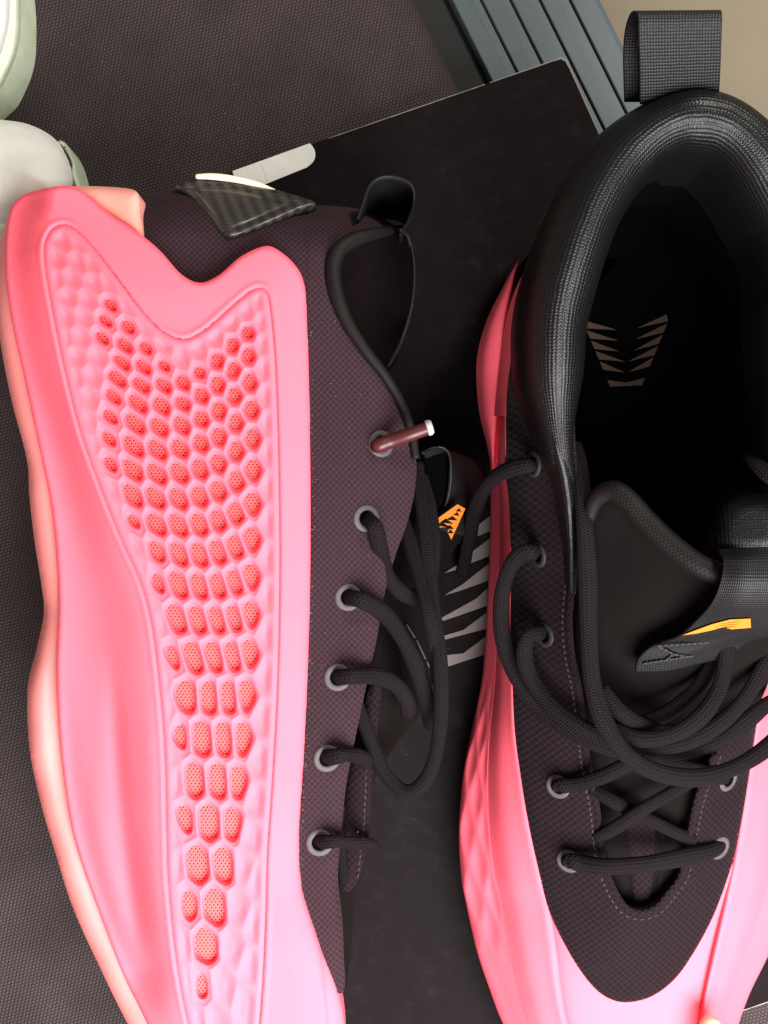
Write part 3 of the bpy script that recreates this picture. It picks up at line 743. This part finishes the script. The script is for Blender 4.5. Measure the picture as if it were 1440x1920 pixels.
for tri in ([(975, 668), (995, 650), (1010, 670)], [(960, 690), (985, 672), (995, 696)], [(915, 720), (955, 696), (985, 722)], [(880, 735), (915, 712), (962, 745)], [(850, 752), (895, 735), (950, 768)], [(905, 772), (940, 750), (965, 775)], [(925, 800), (945, 776), (962, 800)]):
    plate('logo_cut', zz(tri, 550, 750, 3.2), zo + .012, M['tongue'], LM, .03)
for p in ([(762, 1170), (778, 1196)], [(781, 1200), (798, 1236)], [(800, 1240), (806, 1252)]):
    q = zz([], 0, 0, 1); sweep('stitch', [(p[0][0], p[0][1], tz(*p[0]) + .12), (p[1][0], p[1][1], tz(*p[1]) + .12)], .028, M['eyelet'], SL, seg=8, per=3)
for k in range(22):
    t0 = k / 22; y = 1380 + 270 * t0; x = 690 - 12 * t0 - 20 * max(0, t0 - .6)
    sweep('stitch', [(x, y, 6.62), (x - 1, y + 8, 6.62)], .03, M['thread'], EB, seg=6, per=2)

# laces of the lying shoe
def lace(path, r, parent, flat=.6, seg=20, name='lace'):
    r = np.array([r * (.98 + .08 * math.sin(2.3 * q + len(path))) for q in range(len(path))])
    return sweep(name, path, r, M['lace'], parent, seg=seg, per=10, flat=flat)
E = lambda i, dz=0: (eyeL[i][0], eyeL[i][1], zu(*eyeL[i]) + dz)
LE = sweep('lace_end', [E(0, -.5), (708, 836, zu(708, 836) + .25), (735, 826, zu(735, 826) + .55), (770, 814, 8.5), (802, 803, 8.5)], [.22, .25, .25, .24, .23], M['aglet'], SL, seg=18, per=8)
sweep('cut_tip', [(800, 803.5, 8.5), (806, 801.5, 8.5), (811, 800, 8.5)], [.26, .27, .22], M['silver'], LE, seg=14, per=4)
lace([E(1, -.5), (690, 974, E(1)[2] + .1), (704, 992, E(1)[2] + .42), (713, 1035, 7.9), (727, 1080, 7.6), (752, 1110, 7.2), (785, 1122, 6.8), (815, 1122, 6.0)], .29, SL)
lace([E(2, -.5), (655, 1121, E(2)[2] + .1), (682, 1127, E(2)[2] + .42), (722, 1152, 8.0), (755, 1198, 7.6), (782, 1255, 7.2), (802, 1325, 6.6), (808, 1360, 5.6)], .30, SL)
lace([E(3, -.5), (635, 1270, E(3)[2] + .1), (662, 1268, E(3)[2] + .42), (705, 1268, 8.0), (742, 1284, 7.5), (762, 1312, 7.0), (768, 1340, 6.2)], .30, SL)
lace([E(4, -.5), (615, 1421, E(4)[2] + .1), (640, 1417, E(4)[2] + .4), (665, 1416, 7.7), (682, 1424, 7.1), (690, 1440, 6.3)], .29, SL)
lace([E(5, -.5), (602, 1579, E(5)[2] + .1), (630, 1578, E(5)[2] + .38), (665, 1580, 7.5), (690, 1583, 6.9), (700, 1586, 6.2)], .25, SL)
lace([(780, 868, 5.9), (787, 920, 6.2), (795, 980, 6.5), (803, 1060, 6.9), (814, 1150, 7.4), (825, 1240, 7.6), (827, 1330, 7.4), (818, 1410, 7.1), (796, 1466, 6.9), (762, 1484, 6.7), (726, 1456, 6.6), (702, 1410, 6.7), (684, 1360, 6.9), (662, 1305, 7.1)], .27, SL)
lace([(755, 975, 6.3), (772, 1030, 6.8), (788, 1090, 7.3), (803, 1150, 7.7), (816, 1215, 7.5), (820, 1280, 7.0)], .26, SL)
lace([(790, 890, 5.9), (806, 950, 6.2), (813, 1020, 6.4), (810, 1090, 6.5)], .25, SL)
lace([(640, 1510, 7.0), (636, 1545, 6.95), (640, 1600, 6.9), (645, 1655, 6.7)], .2, SL)

# ================================================================== standing shoe, seen from above
SR = empty('basketball_shoe', (1200, 1100, 0), 'neon pink and black basketball shoe standing upright, loosely laced, open collar', 'shoe', 'pair of pink and black basketball shoes')
# moulded pink side wall round the forefoot: bottom edge, flare, crease, shoulder, top edge
Wl = [  # y, x outside, x top, z top
 (575, 955, 974, 6.2), (640, 940, 963, 6.3), (740, 930, 950, 6.3), (850, 920, 949, 6.2), (970, 920, 959, 6.1), (1050, 918, 959, 6.0), (1130, 914, 957, 6.0), (1200, 911, 958, 5.9), (1280, 903, 961, 5.8), (1370, 885, 965, 5.7),
 (1450, 870, 976, 5.6), (1550, 862, 992, 5.5), (1640, 866, 1012, 5.3), (1700, 877, 1027, 5.1), (1780, 895, 1038, 4.9), (1850, 918, 1046, 4.7), (1920, 945, 1060, 4.5), (2000, 990, 1090, 4.2)]
rows = []
for y, xo, xt, zt in Wl:
    w = xt - xo
    rows.append([(xo + w * .10 + 3, y + 4, .15), (xo + w * .02, y + 1, .9), (xo, y, 1.9), (xo + w * .2, y, 2.7), (xo + w * .40, y, 3.35), (xo + w * .44, y, 3.5), (xo + w * .62, y, 3.5 + (zt - 3.5) * .5), (xo + w * .85, y, 3.5 + (zt - 3.5) * .86), (xo + w * .97, y, zt + .03), (xo + w * 1.05, y, zt - .1), (xo + w * 1.1, y, zt - .6)])
# round the toe (beyond the lower frame edge) and back along the right side
def wr(o, t, zt):
    o = np.array(o, float); t = np.array(t, float); w = t - o
    g = lambda f, z: (*(o + w * f), z)
    return [g(.10, .15), g(.02, .9), g(0, 1.9), g(.2, 2.7), g(.40, 3.35), g(.44, 3.5), g(.62, 3.5 + (zt - 3.5) * .5), g(.85, 3.5 + (zt - 3.5) * .86), g(.97, zt + .03), g(1.05, zt - .1), g(1.1, zt - .6)]
rows += [wr((1050, 2075), (1130, 2000), 4.0), wr((1130, 2120), (1180, 2040), 3.9), wr((1215, 2125), (1220, 2050), 3.9), wr((1300, 2085), (1265, 2020), 4.0), wr((1355, 2010), (1292, 1970), 4.2)]
for y, xo, xt, zt in [(1920, 1384, 1312, 4.6), (1860, 1406, 1325, 4.8), (1790, 1440, 1341, 5.0), (1700, 1478, 1362, 5.2), (1600, 1510, 1383, 5.4), (1500, 1525, 1399, 5.6), (1400, 1520, 1414, 5.8), (1280, 1502, 1428, 5.9), (1150, 1474, 1430, 5.9), (1000, 1448, 1422, 5.7), (850, 1430, 1408, 5.5), (700, 1420, 1400, 5.3)]:
    rows.append(wr((xo, y), (xt, y), zt))
def wall_dimples(G):
    a, b = G.shape[:2]; f = np.linspace(0, 1, b)[None]; x, y = G[..., 0], G[..., 1]
    t = np.abs(np.sin(y / 40 + f * 26)) * np.abs(np.sin(y / 40 - f * 26 + .7))
    k = sst(f, .12, .2) * sst(f, .42, .34) * sst(y, 1230, 1380) * sst(y, 1830, 1700) * (x < 1150)
    G = G.copy(); G[..., 2] -= .12 * k * t; G[..., 0] += 1.5 * k * t
    return G
wall = loft('side_wall', rows, M['pink'], SR, nu=len(rows) * 9, nv=80, post=wall_dimples)
# fins behind the ankle
fin1 = [[(973, 487, 5.6), (974, 490, 5.5)], [(958, 512, 5.2), (966, 512, 5.6)], [(940, 545, 4.8), (958, 548, 5.5)], [(915, 595, 4.2), (945, 600, 5.3)], [(898, 650, 3.6), (940, 655, 5.0)], [(893, 700, 3.2), (936, 705, 4.7)], [(898, 770, 2.8), (930, 770, 4.3)], [(912, 830, 2.4), (926, 830, 3.8)], [(922, 880, 2.0), (925, 880, 3.2)]]
loft('heel_fin', [[a, ((a[0] * .6 + b[0] * .4), a[1], a[2] * .4 + b[2] * .6 + .25), b, (b[0] + 6, b[1], b[2] - .8)] for a, b in fin1], M['pink'], SR, nu=60, nv=12)
fin2 = [[(984, 508, 7.4), (988, 507, 7.4)], [(972, 530, 7.0), (984, 528, 7.3)], [(956, 572, 6.2), (977, 572, 7.0)], [(944, 625, 5.4), (966, 625, 6.7)], [(934, 700, 4.8), (956, 700, 6.4)], [(926, 780, 4.4), (949, 780, 6.3)]]
loft('heel_fin', [[a, ((a[0] + b[0]) / 2 - 1, a[1], (a[2] + b[2]) / 2 + .15), b, (b[0] + 5, b[1], b[2] - .5)] for a, b in fin2], M['pink'], SR, nu=50, nv=12)

# height of the upper
top = rbf([(975, 600, 7.2), (950, 780, 6.5), (948, 860, 6.3), (959, 1050, 6.2), (958, 1200, 6.1), (965, 1370, 5.9), (992, 1550, 5.7), (1026, 1700, 5.3), (1080, 1810, 5.2), (1170, 1880, 4.9), (1265, 1838, 5.0), (1335, 1725, 5.2), (1378, 1600, 5.6), (1402, 1470, 5.9), (1440, 1250, 6.2), (1475, 1060, 6.6),
           (1200, 1720, 6.5), (1150, 1650, 6.7), (1260, 1650, 6.6), (1125, 1528, 7.1), (1290, 1560, 7.0), (1104, 1412, 7.6), (1335, 1412, 7.6), (1085, 1300, 8.2), (1372, 1300, 8.2), (1072, 1200, 8.7), (1395, 1206, 8.7), (1075, 1080, 9.2), (1085, 950, 9.7), (1075, 850, 10.0), (1070, 720, 10.4), (1075, 600, 10.6), (1040, 560, 9.8),
           (1010, 1040, 8.2), (1000, 870, 8.7), (1020, 1190, 7.8), (1045, 1475, 6.8), (1065, 1615, 6.3), (1000, 700, 8.8), (1170, 1800, 5.7), (1200, 2050, 3.9), (1060, 1920, 4.55), (1312, 1920, 4.6), (1190, 1950, 4.75)])
tp_ = lambda x, y: float(top(np.array([x], float), np.array([y], float))[0])
# pink toe cap
toe_o = cr([(1018, 1640), (1027, 1700), (1040, 1790), (1050, 1860), (1066, 1930), (1100, 2000), (1150, 2045), (1220, 2055), (1270, 2025), (1300, 1975), (1316, 1920), (1342, 1800), (1364, 1700), (1380, 1620), (1300, 1640), (1200, 1720), (1100, 1680)], 6, True)
relief('toe_cap', toe_o, lambda X, Y, d: top(X, Y) - .12 - .18 * np.exp(-d / 9), 4, M['pink'], SR, drop=.4)
# black knit upper with the lace throat
up_o = [(1000, 480), (986, 520), (974, 600), (959, 680), (949, 780), (947, 860), (957, 950), (959, 1050), (957, 1130), (958, 1200), (961, 1280), (965, 1370), (976, 1450), (992, 1550), (1012, 1640), (1027, 1700), (1050, 1755), (1080, 1810), (1115, 1855), (1150, 1877), (1185, 1880), (1225, 1868), (1265, 1838), (1300, 1790), (1335, 1725), (1360, 1660), (1378, 1600), (1392, 1530), (1402, 1470), (1415, 1380), (1436, 1250), (1470, 1150), (1485, 1050), (1455, 1060), (1425, 1110),
 (1391, 1206), (1369, 1300), (1335, 1412), (1305, 1492), (1287, 1571), (1275, 1635), (1250, 1672), (1226, 1698), (1199, 1706), (1171, 1693), (1147, 1648), (1133, 1605), (1125, 1528), (1115, 1473), (1105, 1418), (1091, 1300), (1076, 1225), (1072, 1150), (1084, 1050), (1088, 950), (1082, 870), (1078, 800), (1082, 700), (1086, 600), (1070, 520)]
up_o = cr(up_o, 6, True)
bump_up = lambda X, Y, d: top(X, Y) + .06 - .22 * np.exp(-d / 5)
relief('upper', up_o, bump_up, 3.5, M['upper_toe'], SR, drop=.35)
# raised bound edge and stitching along the throat
thr = cr([(1082, 960), (1078, 1060), (1068, 1150), (1072, 1225), (1087, 1300), (1101, 1418), (1111, 1473), (1121, 1528), (1129, 1605), (1143, 1650), (1169, 1697), (1199, 1711), (1229, 1702), (1254, 1674), (1279, 1637), (1292, 1571), (1309, 1492), (1340, 1412)], 1)
TB = sweep('throat_binding', [(x, y, tp_(x, y) + .02) for x, y in thr], .11, M['upper_toe'], SR, seg=10, per=6, flat=.6)
Lst = cr(thr, 10); acc = np.concatenate([[0], np.cumsum(np.linalg.norm(np.diff(Lst, axis=0), axis=1))])
cen = np.array([1200, 1300.])
for s in np.arange(60, acc[-1], 11.0):
    x, y = np.interp(s, acc, Lst[:, 0]), np.interp(s, acc, Lst[:, 1]); x2, y2 = np.interp(s + 7, acc, Lst[:, 0]), np.interp(s + 7, acc, Lst[:, 1])
    t = np.array([x2 - x, y2 - y]); t /= np.linalg.norm(t) + 1e-6; n = np.array([-t[1], t[0]]); n = -n if n @ (np.array([x, y]) - cen) < 0 else n
    a, b = np.array([x, y]) + n * 13, np.array([x2, y2]) + n * 13
    sweep('stitch', [(*a, tp_(*a) + .06), (*b, tp_(*b) + .06)], .03, M['thread'], TB, seg=6, per=2)

# padded collar roll
col = [(1062, 905, 9.8, 20, .5), (1050, 850, 10.2, 26, .6), (1042, 780, 10.5, 40, .75), (1039, 690, 10.9, 60, 1.0), (1044, 590, 11.3, 67, 1.15), (1070, 485, 11.8, 64, 1.2), (1108, 385, 12.2, 63, 1.2), (1162, 300, 12.5, 62, 1.2), (1226, 248, 12.8, 62, 1.2), (1290, 229, 13.0, 64, 1.2), (1362, 246, 12.9, 60, 1.15), (1428, 312, 12.7, 62, 1.15), (1474, 405, 12.3, 62, 1.1), (1494, 510, 12.0, 62, 1.1), (1498, 630, 11.7, 60, 1.0), (1496, 750, 11.2, 50, .95), (1488, 850, 10.8, 45, .85), (1470, 930, 10.4, 40, .7)]
C = np.array(col); Q = cr(C, 10)
Wc = U(Q[:, :3]) / CM; rw = Q[:, 3] * (CAM_H - Q[:, 2]) / FOC; rh = Q[:, 4]
T = np.gradient(Wc, axis=0); T[:, 2] = 0; T /= np.linalg.norm(T, axis=1)[:, None]
S = np.stack([T[:, 1], -T[:, 0], 0 * T[:, 0]], 1)         # towards the inside of the opening
cw = np.array([9.3, 4.5, 0]); flip = np.sign(((cw - Wc) * S)[:, :2].sum(1)); S *= np.where(flip < 0, -1, 1)[:, None]
rowsC = []
for q in range(len(Wc)):
    r = []
    wob = 1 + .04 * math.sin(q * .13) + .02 * math.sin(q * .29)
    # from outside low, over the crown, to the inside and down the lining
    for ax, az in [(-1.02, -2.6), (-1.05, -1.4), (-1.0, -.35), (-.80, .45), (-.4, .88), (0, 1.0), (.42, .86), (.82, .42), (1.0, -.3), (1.02, -1.2), (.95, -2.6)]:
        r.append(Wc[q] + S[q] * rw[q] * ax * wob + np.array([0, 0, rh[q] * az]))
    rowsC.append(r)
rowsC = np.array(rowsC)
lw = []
for q in range(len(Wc)):
    p = Wc[q] + S[q] * rw[q] * .93
    lw.append([(p[0], p[1], Wc[q, 2] - rh[q] * 2.0), (p[0], p[1], 8.0), (*(p - S[q] * .25)[:2], 5.5), (*(p - S[q] * .1)[:2], 4.0), (*(p + S[q] * .7)[:2], 2.95)])
loft('well_lining', lw, M['dark'], SR, nu=len(lw), nv=16, px=False)  # shade inside the shoe is put into this dark colour
loft('collar', rowsC, M['satin'], SR, nu=len(rowsC), nv=60, px=False)
# outer heel wall below the collar down to the sole, and the sole body
out = []
for q in range(len(Wc)):
    p0 = Wc[q] - S[q] * rw[q] * .95; r = []
    for z, f in ((rh[q] * -2.2 + Wc[q, 2], 0.0), (7.5, .15), (5.0, .25), (2.5, .35), (1.0, .3), (.1, .15)):
        p = p0 - S[q] * f; r.append((p[0], p[1], z))
    out.append(r)
loft('heel_wall', np.array(out)[54:-4], M['upper'], SR, nu=120, nv=20, px=False)
hs = []
for q in range(len(Wc) - 25, 80, -1):
    p0 = Wc[q] - S[q] * rw[q] * .95
    hs.append([(*(p0 - S[q] * f)[:2], z) for f, z in ((.30, .12), (.52, .9), (.60, 1.9), (.56, 2.8), (.50, 3.4), (.52, 3.6), (.48, 4.4), (.42, 4.9), (.30, 5.0), (.05, 4.8))])
loft('heel_sole', hs, M['pink'], SR, nu=len(hs), nv=36, px=False)
# lining well and insole
ins = cr([(1085, 960), (1070, 850), (1078, 740), (1090, 640), (1120, 540), (1180, 470), (1250, 450), (1330, 480), (1390, 560), (1410, 660), (1410, 760), (1400, 900), (1390, 1000), (1300, 1150), (1180, 1150)], 6, True)
INS = relief('insole', ins, lambda X, Y, d: 3.0 + 0 * X, 6, M['dark'], SR, drop=.3)
def trap(t): return np.array([1092 + 52 * t, 600 + 125 * t]), np.array([1260 - 56 * t, 585 + 137 * t])
for k in range(6):
    t0, t1 = k * .155, k * .155 + .125
    if k == 5: t0, t1 = .90, 1.0
    L0, R0 = trap(t0); L1, R1 = trap(t1); mid = .5 * (L1 + R1) + np.array([0, 5])
    if k == 5: plate('insole_mark', [L0, (L0 + R0) / 2 + np.array([0, 7]), R0, R1, L1], 3.06, M['insole_print'], INS, .02)
    else:
        g = .47 if k > 2 else .38
        plate('insole_mark', [L0, L1, L1 + (R1 - L1) * g + np.array([0, 8])], 3.06, M['insole_print'], INS, .02)
        plate('insole_mark', [R0, R1, R1 + (L1 - R1) * g + np.array([0, 8])], 3.06, M['insole_print'], INS, .02)
# fold of the padded collar over the ankle
loft('collar_fold', [[(1012, 760, 10.2), (1022, 760, 10.9), (1036, 765, 10.8), (1046, 768, 10.3)], [(1014, 800, 10.2), (1028, 800, 10.9), (1046, 805, 10.9), (1060, 808, 10.3)], [(1024, 850, 10.1), (1040, 850, 10.7), (1058, 855, 10.7), (1072, 858, 10.2)], [(1036, 900, 9.9), (1052, 900, 10.4), (1068, 905, 10.4), (1078, 908, 10.0)], [(1046, 960, 9.6), (1060, 960, 10.1), (1074, 965, 10.1), (1083, 968, 9.7)], [(1056, 1030, 9.3), (1066, 1030, 9.7), (1076, 1035, 9.7), (1084, 1038, 9.4)], [(1060, 1110, 8.9), (1068, 1110, 9.2), (1074, 1112, 9.2), (1080, 1114, 9.0)]], M['satin'], SR, nu=60, nv=20)
# pull loop at the heel
PLp = [((1200, 196, 13.3), (1348, 186, 13.4)), ((1199, 130, 14.2), (1351, 124, 14.3)), ((1197, 70, 14.9), (1353, 66, 15.0)), ((1196, 34, 15.2), (1354, 32, 15.3)), ((1190, 20, 15.0), (1352, 19, 15.1)), ((1180, 28, 14.5), (1344, 24, 14.6)), ((1171, 60, 13.8), (1335, 55, 13.9)), ((1168, 110, 13.1), (1330, 110, 13.2)), ((1170, 190, 12.4), (1330, 190, 12.5))]
loft('pull_loop', [[tuple(np.array(a) * (1 - t) + np.array(b) * t) for t in (0, .33, .67, 1)] for a, b in PLp], M['web'], SR, nu=70, nv=40, thick=.1)

# tongue
tz2 = rbf([(1105, 960, 10.2), (1145, 915, 10.9), (1200, 960, 11.3), (1260, 1020, 11.7), (1340, 1075, 12.1), (1440, 1090, 12.2), (1110, 1100, 9.2), (1105, 1250, 8.0), (1180, 1150, 9.8), (1300, 1180, 10.2), (1420, 1250, 9.0), (1250, 1300, 8.6), (1120, 1400, 7.0), (1200, 1450, 7.3), (1320, 1420, 7.0), (1150, 1600, 6.2), (1250, 1600, 6.3), (1200, 1690, 5.9), (1140, 1000, 10.2)])
tg2 = cr([(1098, 970), (1112, 930), (1145, 908), (1178, 922), (1215, 968), (1262, 1012), (1325, 1052), (1400, 1075), (1470, 1085), (1465, 1200), (1420, 1330), (1350, 1460), (1305, 1600), (1270, 1690), (1200, 1716), (1145, 1680), (1120, 1560), (1100, 1420), (1082, 1280), (1082, 1120)], 6, True)
relief('tongue', tg2, lambda X, Y, d: tz2(X, Y) - .5 * np.exp(-d / 14), 4, M['tongue'], SR, drop=.8)
t2 = lambda x, y: float(tz2(np.array([x], float), np.array([y], float))[0])
rim = [(1103, 975), (1118, 935), (1148, 920), (1175, 936), (1212, 978), (1258, 1022), (1318, 1064), (1395, 1090), (1465, 1100)]
sweep('tongue_rim', [(x, y, t2(x, y) + .05) for x, y in rim], [.2, .28, .33, .36, .38, .38, .36, .34, .3], M['lining'], SR, seg=16)
# knit strip in the throat
relief('throat_strip', cr([(1176, 1540), (1222, 1530), (1226, 1600), (1218, 1690), (1200, 1700), (1188, 1690), (1180, 1610)], 6, True), lambda X, Y, d: tz2(X, Y) + .12 - .1 * np.exp(-d / 4), 3, M['upper_toe'], SR, drop=.2)
for sx, sg in ((1152, 1), (1252, -1)):
    relief('throat_gusset', cr([(sx - 22, 1560), (sx + 18, 1556), (sx + 24 * sg + 4, 1640), (sx + 18 * sg, 1678), (sx - 6, 1640)], 6, True), lambda X, Y, d: tz2(X, Y) + .08 - .1 * np.exp(-d / 4), 3, M['tongue'], SR, drop=.2)
# webbing on the tongue, folded forward
wb = [[(1346, 1034, 12.4), (1390, 1032, 12.7), (1430, 1030, 12.8), (1475, 1030, 12.7)], [(1357, 1056, 12.9), (1395, 1056, 13.2), (1435, 1055, 13.2), (1475, 1055, 13.1)], [(1352, 1090, 12.9), (1395, 1090, 13.3), (1435, 1090, 13.3), (1478, 1090, 13.1)], [(1336, 1125, 12.5), (1385, 1125, 12.9), (1430, 1125, 12.9), (1478, 1125, 12.8)],
      [(1305, 1160, 11.7), (1368, 1152, 12.2), (1420, 1150, 12.3), (1475, 1150, 12.2)], [(1270, 1190, 11.0), (1345, 1180, 11.4), (1408, 1174, 11.6), (1470, 1174, 11.6)], [(1222, 1208, 10.3), (1300, 1204, 10.6), (1375, 1190, 11.0), (1450, 1184, 11.1)], [(1196, 1232, 9.8), (1260, 1226, 10.1), (1330, 1212, 10.3), (1400, 1200, 10.4)], [(1190, 1256, 9.3), (1250, 1254, 9.5), (1310, 1240, 9.6), (1370, 1226, 9.7)]]
TW = loft('tongue_webbing', wb, M['web'], SR, nu=80, nv=40, thick=.1)
# orange mark printed on the webbing
og2 = [(1280, 1191), (1334, 1171), (1368, 1162), (1407, 1160), (1408, 1177), (1372, 1180), (1355, 1176), (1334, 1182), (1305, 1188)]
zw = rbf([p for r in wb for p in r])
zwf = lambda x, y: float(zw(np.array([x], float), np.array([y], float))[0]) + .30
LM2 = tag(plate('logo_mark', og2, zwf, M['orange'], SR, .05), 'orange jagged mark on the tongue webbing')
for k, cutp in enumerate([[(1345, 1171), (1392, 1165), (1362, 1168)], [(1340, 1175), (1388, 1170), (1358, 1172)], [(1352, 1178.5), (1384, 1174.5), (1360, 1175.5)], [(1318, 1183), (1350, 1176), (1336, 1178)]]):
    plate('logo_cut', cutp, lambda x, y: zwf(x, y) + .012, M['tongue'], LM2, .02)
for (x0, y0), (x1, y1), n in (((1232, 1211), (1330, 1204), 9), ((1206, 1244), (1302, 1229), 10), ((1236, 1212), (1262, 1226), 3), ((1262, 1226), (1296, 1232), 3), ((1250, 1236), (1262, 1226), 2)):
    for k in range(n):
        a = np.array([x0, y0]) + (np.array([x1, y1]) - np.array([x0, y0])) * (k / n); b = np.array([x0, y0]) + (np.array([x1, y1]) - np.array([x0, y0])) * ((k + .75) / n)
        sweep('stitch', [(*a, zwf(*a) - .06), (*((a + b) / 2), zwf(*((a + b) / 2)) - .01), (*b, zwf(*b) - .06)], .04, M['thread'], TW, seg=6, per=3)
# padded far side of the collar seen beside the tongue
relief('collar_pad', cr([(1318, 1050), (1322, 980), (1340, 930), (1372, 905), (1410, 897), (1460, 905), (1500, 950), (1510, 1040), (1420, 1068)], 6, True), lambda X, Y, d: 8.2 + 1.6 * np.sqrt(np.clip(1 - (1 - np.clip(d / 60, 0, 1))**2, 0, 1)), 4, M['satin'], SR, drop=1.5)

# eyelets
eyeR = [(1000, 870), (1008, 1040), (1020, 1190), (1046, 1475), (1066, 1615), (1366, 1462), (1350, 1590), (1432, 1195)]
for x, y in eyeR:
    c = U((x, y, tp_(x, y) + .06)); n = normal_at(tp_, x, y)
    r = ring('eyelet', c, n, .26, .45, M['eyelet'] if y > 1400 or x > 1300 else M['band'], SR); disc('eyelet_hole', c, n, .29, M['dark'], r)
def ER(i, dz=0): return (*eyeR[i], tp_(*eyeR[i]) + dz)
LR = [
 ([ER(0, -.4), (995, 872, 9.0), (968, 876, 8.9), (935, 890, 8.2), (908, 918, 6.8), (890, 958, 5.0), (880, 1005, 3.2), (872, 1050, 1.6), (866, 1075, .4)], .27),
 ([ER(1, -.4), (1000, 1034, 8.6), (975, 1040, 8.5), (952, 1074, 8.0), (940, 1130, 7.6), (944, 1200, 7.4), (965, 1265, 7.4), (1010, 1325, 7.6), (1070, 1372, 8.2), (1140, 1402, 8.6), (1220, 1412, 8.6), (1290, 1408, 8.5), (1350, 1388, 8.7), (1400, 1352, 8.7), (1440, 1320, 8.5), (1480, 1300, 8.0)], .29),
 ([ER(2, -.4), (1012, 1187, 8.1), (990, 1196, 8.2), (984, 1236, 8.0), (1004, 1285, 8.0), (1050, 1338, 8.4), (1110, 1374, 8.9), (1180, 1398, 9.2), (1260, 1398, 9.3), (1330, 1370, 9.3), (1390, 1318, 9.2), (1440, 1240, 9.2), (1475, 1180, 9.0)], .29),
 ([(1074, 835, 8.8), (1086, 880, 9.6), (1096, 980, 10.3), (1102, 1080, 10.2), (1104, 1180, 10.1), (1110, 1275, 10.1), (1132, 1352, 10.2), (1172, 1412, 10.2), (1232, 1448, 9.9), (1310, 1458, 9.4), (1380, 1438, 8.8), (1440, 1400, 8.2), (1500, 1340, 7.6)], .31),
 ([(1128, 1292, 9.5), (1160, 1332, 9.6), (1205, 1360, 9.5), (1250, 1372, 9.2), (1290, 1372, 8.6)], .27),
 ([(1148, 1370, 9.5), (1200, 1386, 9.8), (1260, 1378, 10.0), (1312, 1345, 10.0), (1346, 1296, 9.9), (1362, 1240, 10.0), (1366, 1185, 10.3)], .29),
 ([(1200, 1356, 9.2), (1250, 1338, 9.3), (1300, 1298, 9.3), (1334, 1248, 9.3), (1345, 1205, 9.4)], .27),
 ([ER(3, -.4), (1052, 1474, 7.3), (1080, 1470, 7.5), (1125, 1458, 8.1), (1175, 1434, 8.7), (1220, 1412, 8.7)], .27),
 ([(1190, 1408, 8.4), (1240, 1424, 8.3), (1300, 1442, 8.0), (1345, 1456, 7.3), ER(5, -.4)], .27),
 ([(1108, 1478, 7.2), (1150, 1502, 7.5), (1200, 1528, 7.4), (1260, 1558, 7.1), (1300, 1575, 6.8)], .24),
 ([(1118, 1572, 6.9), (1160, 1548, 7.5), (1210, 1515, 8.0), (1262, 1484, 7.8), (1310, 1455, 7.4)], .25),
 ([ER(4, -.4), (1070, 1614, 6.9), (1094, 1620, 7.1), (1140, 1625, 7.5), (1210, 1620, 7.6), (1280, 1608, 7.2), (1325, 1598, 6.7), (1346, 1590, 6.2), ER(6, -.4)], .31),
 ([(1405, 855, 10.0), (1422, 872, 10.6), (1450, 895, 11.0), (1490, 905, 11.0)], .27),
]
for pth, r in LR: lace(pth, r, SR)

# ------------------------------------------------------------------ fingertip steadying the toe
fg = empty('person', (1340, 2100, 4.5), 'fingertip steadying the toe of the upright pink shoe', 'person')
sweep('finger', [(1331, 1903, 5.35), (1331, 1908, 5.4), (1332, 1918, 5.45), (1334, 1940, 5.5), (1338, 1990, 5.6), (1344, 2060, 5.6), (1352, 2150, 5.2), (1362, 2260, 4.6), (1372, 2400, 3.6)], [.08, .26, .38, .46, .52, .58, .62, .7, .75], M['skin'], fg, seg=20, per=8)

# ------------------------------------------------------------------ lint and dust lying about
V = []; F = []
def fibre(x, y, z, L, w):
    a = RNG.random() * TAU; p = U((x, y, z)) ; d = np.array([math.cos(a), math.sin(a), 0]) * L * CM; n = np.array([-math.sin(a), math.cos(a), 0]) * w * CM; u = np.array([0, 0, 1.0])
    k = len(V); c = p + d * .5 + n * RNG.normal() * 2
    for q in (p, c, p + d): V.extend([q - n, q + n, q + u * w * CM * 1.2])
    for g in (0, 3):
        for i in range(3): F.append([k + g + i, k + g + (i + 1) % 3, k + g + 3 + (i + 1) % 3, k + g + 3 + i])
for _ in range(46): fibre(RNG.uniform(0, 800), RNG.uniform(0, 340), ZM + .03, RNG.uniform(.03, .12), .012)
for _ in range(26): fibre(RNG.uniform(0, 250), RNG.uniform(1000, 1920), ZM + .03, RNG.uniform(.03, .10), .010)
for _ in range(40): fibre(RNG.uniform(600, 1050), RNG.uniform(250, 1900), .03, RNG.uniform(.02, .07), .008)
for _ in range(70):
    y = RNG.uniform(620, 1650); x = np.interp(y, right_line[:, 1], right_line[:, 0]) + abs(RNG.normal()) * 3 + 1
    fibre(x, y, zu(x, y) + .04, RNG.uniform(.02, .06), .008)
for _ in range(30):
    y = RNG.uniform(600, 1600); x = RNG.uniform(590, 700); fibre(x, y, zu(x, y) + .04, RNG.uniform(.02, .05), .007)
for _ in range(60):
    i = RNG.integers(14 * 6, 28 * 6); x, y = up_o[i] + (cen + np.array([0, 250]) - up_o[i]) * abs(RNG.normal()) * .008
    fibre(x, y, tp_(x, y) + .12, RNG.uniform(.02, .05), .008)
tag(mesh_obj('lint', np.array(V), F, new_mat('pale lint', (.22, .19, .19), .9, .1)[0]), 'pale lint and dust specks on mat, box and cloth', 'lint', kind='stuff')
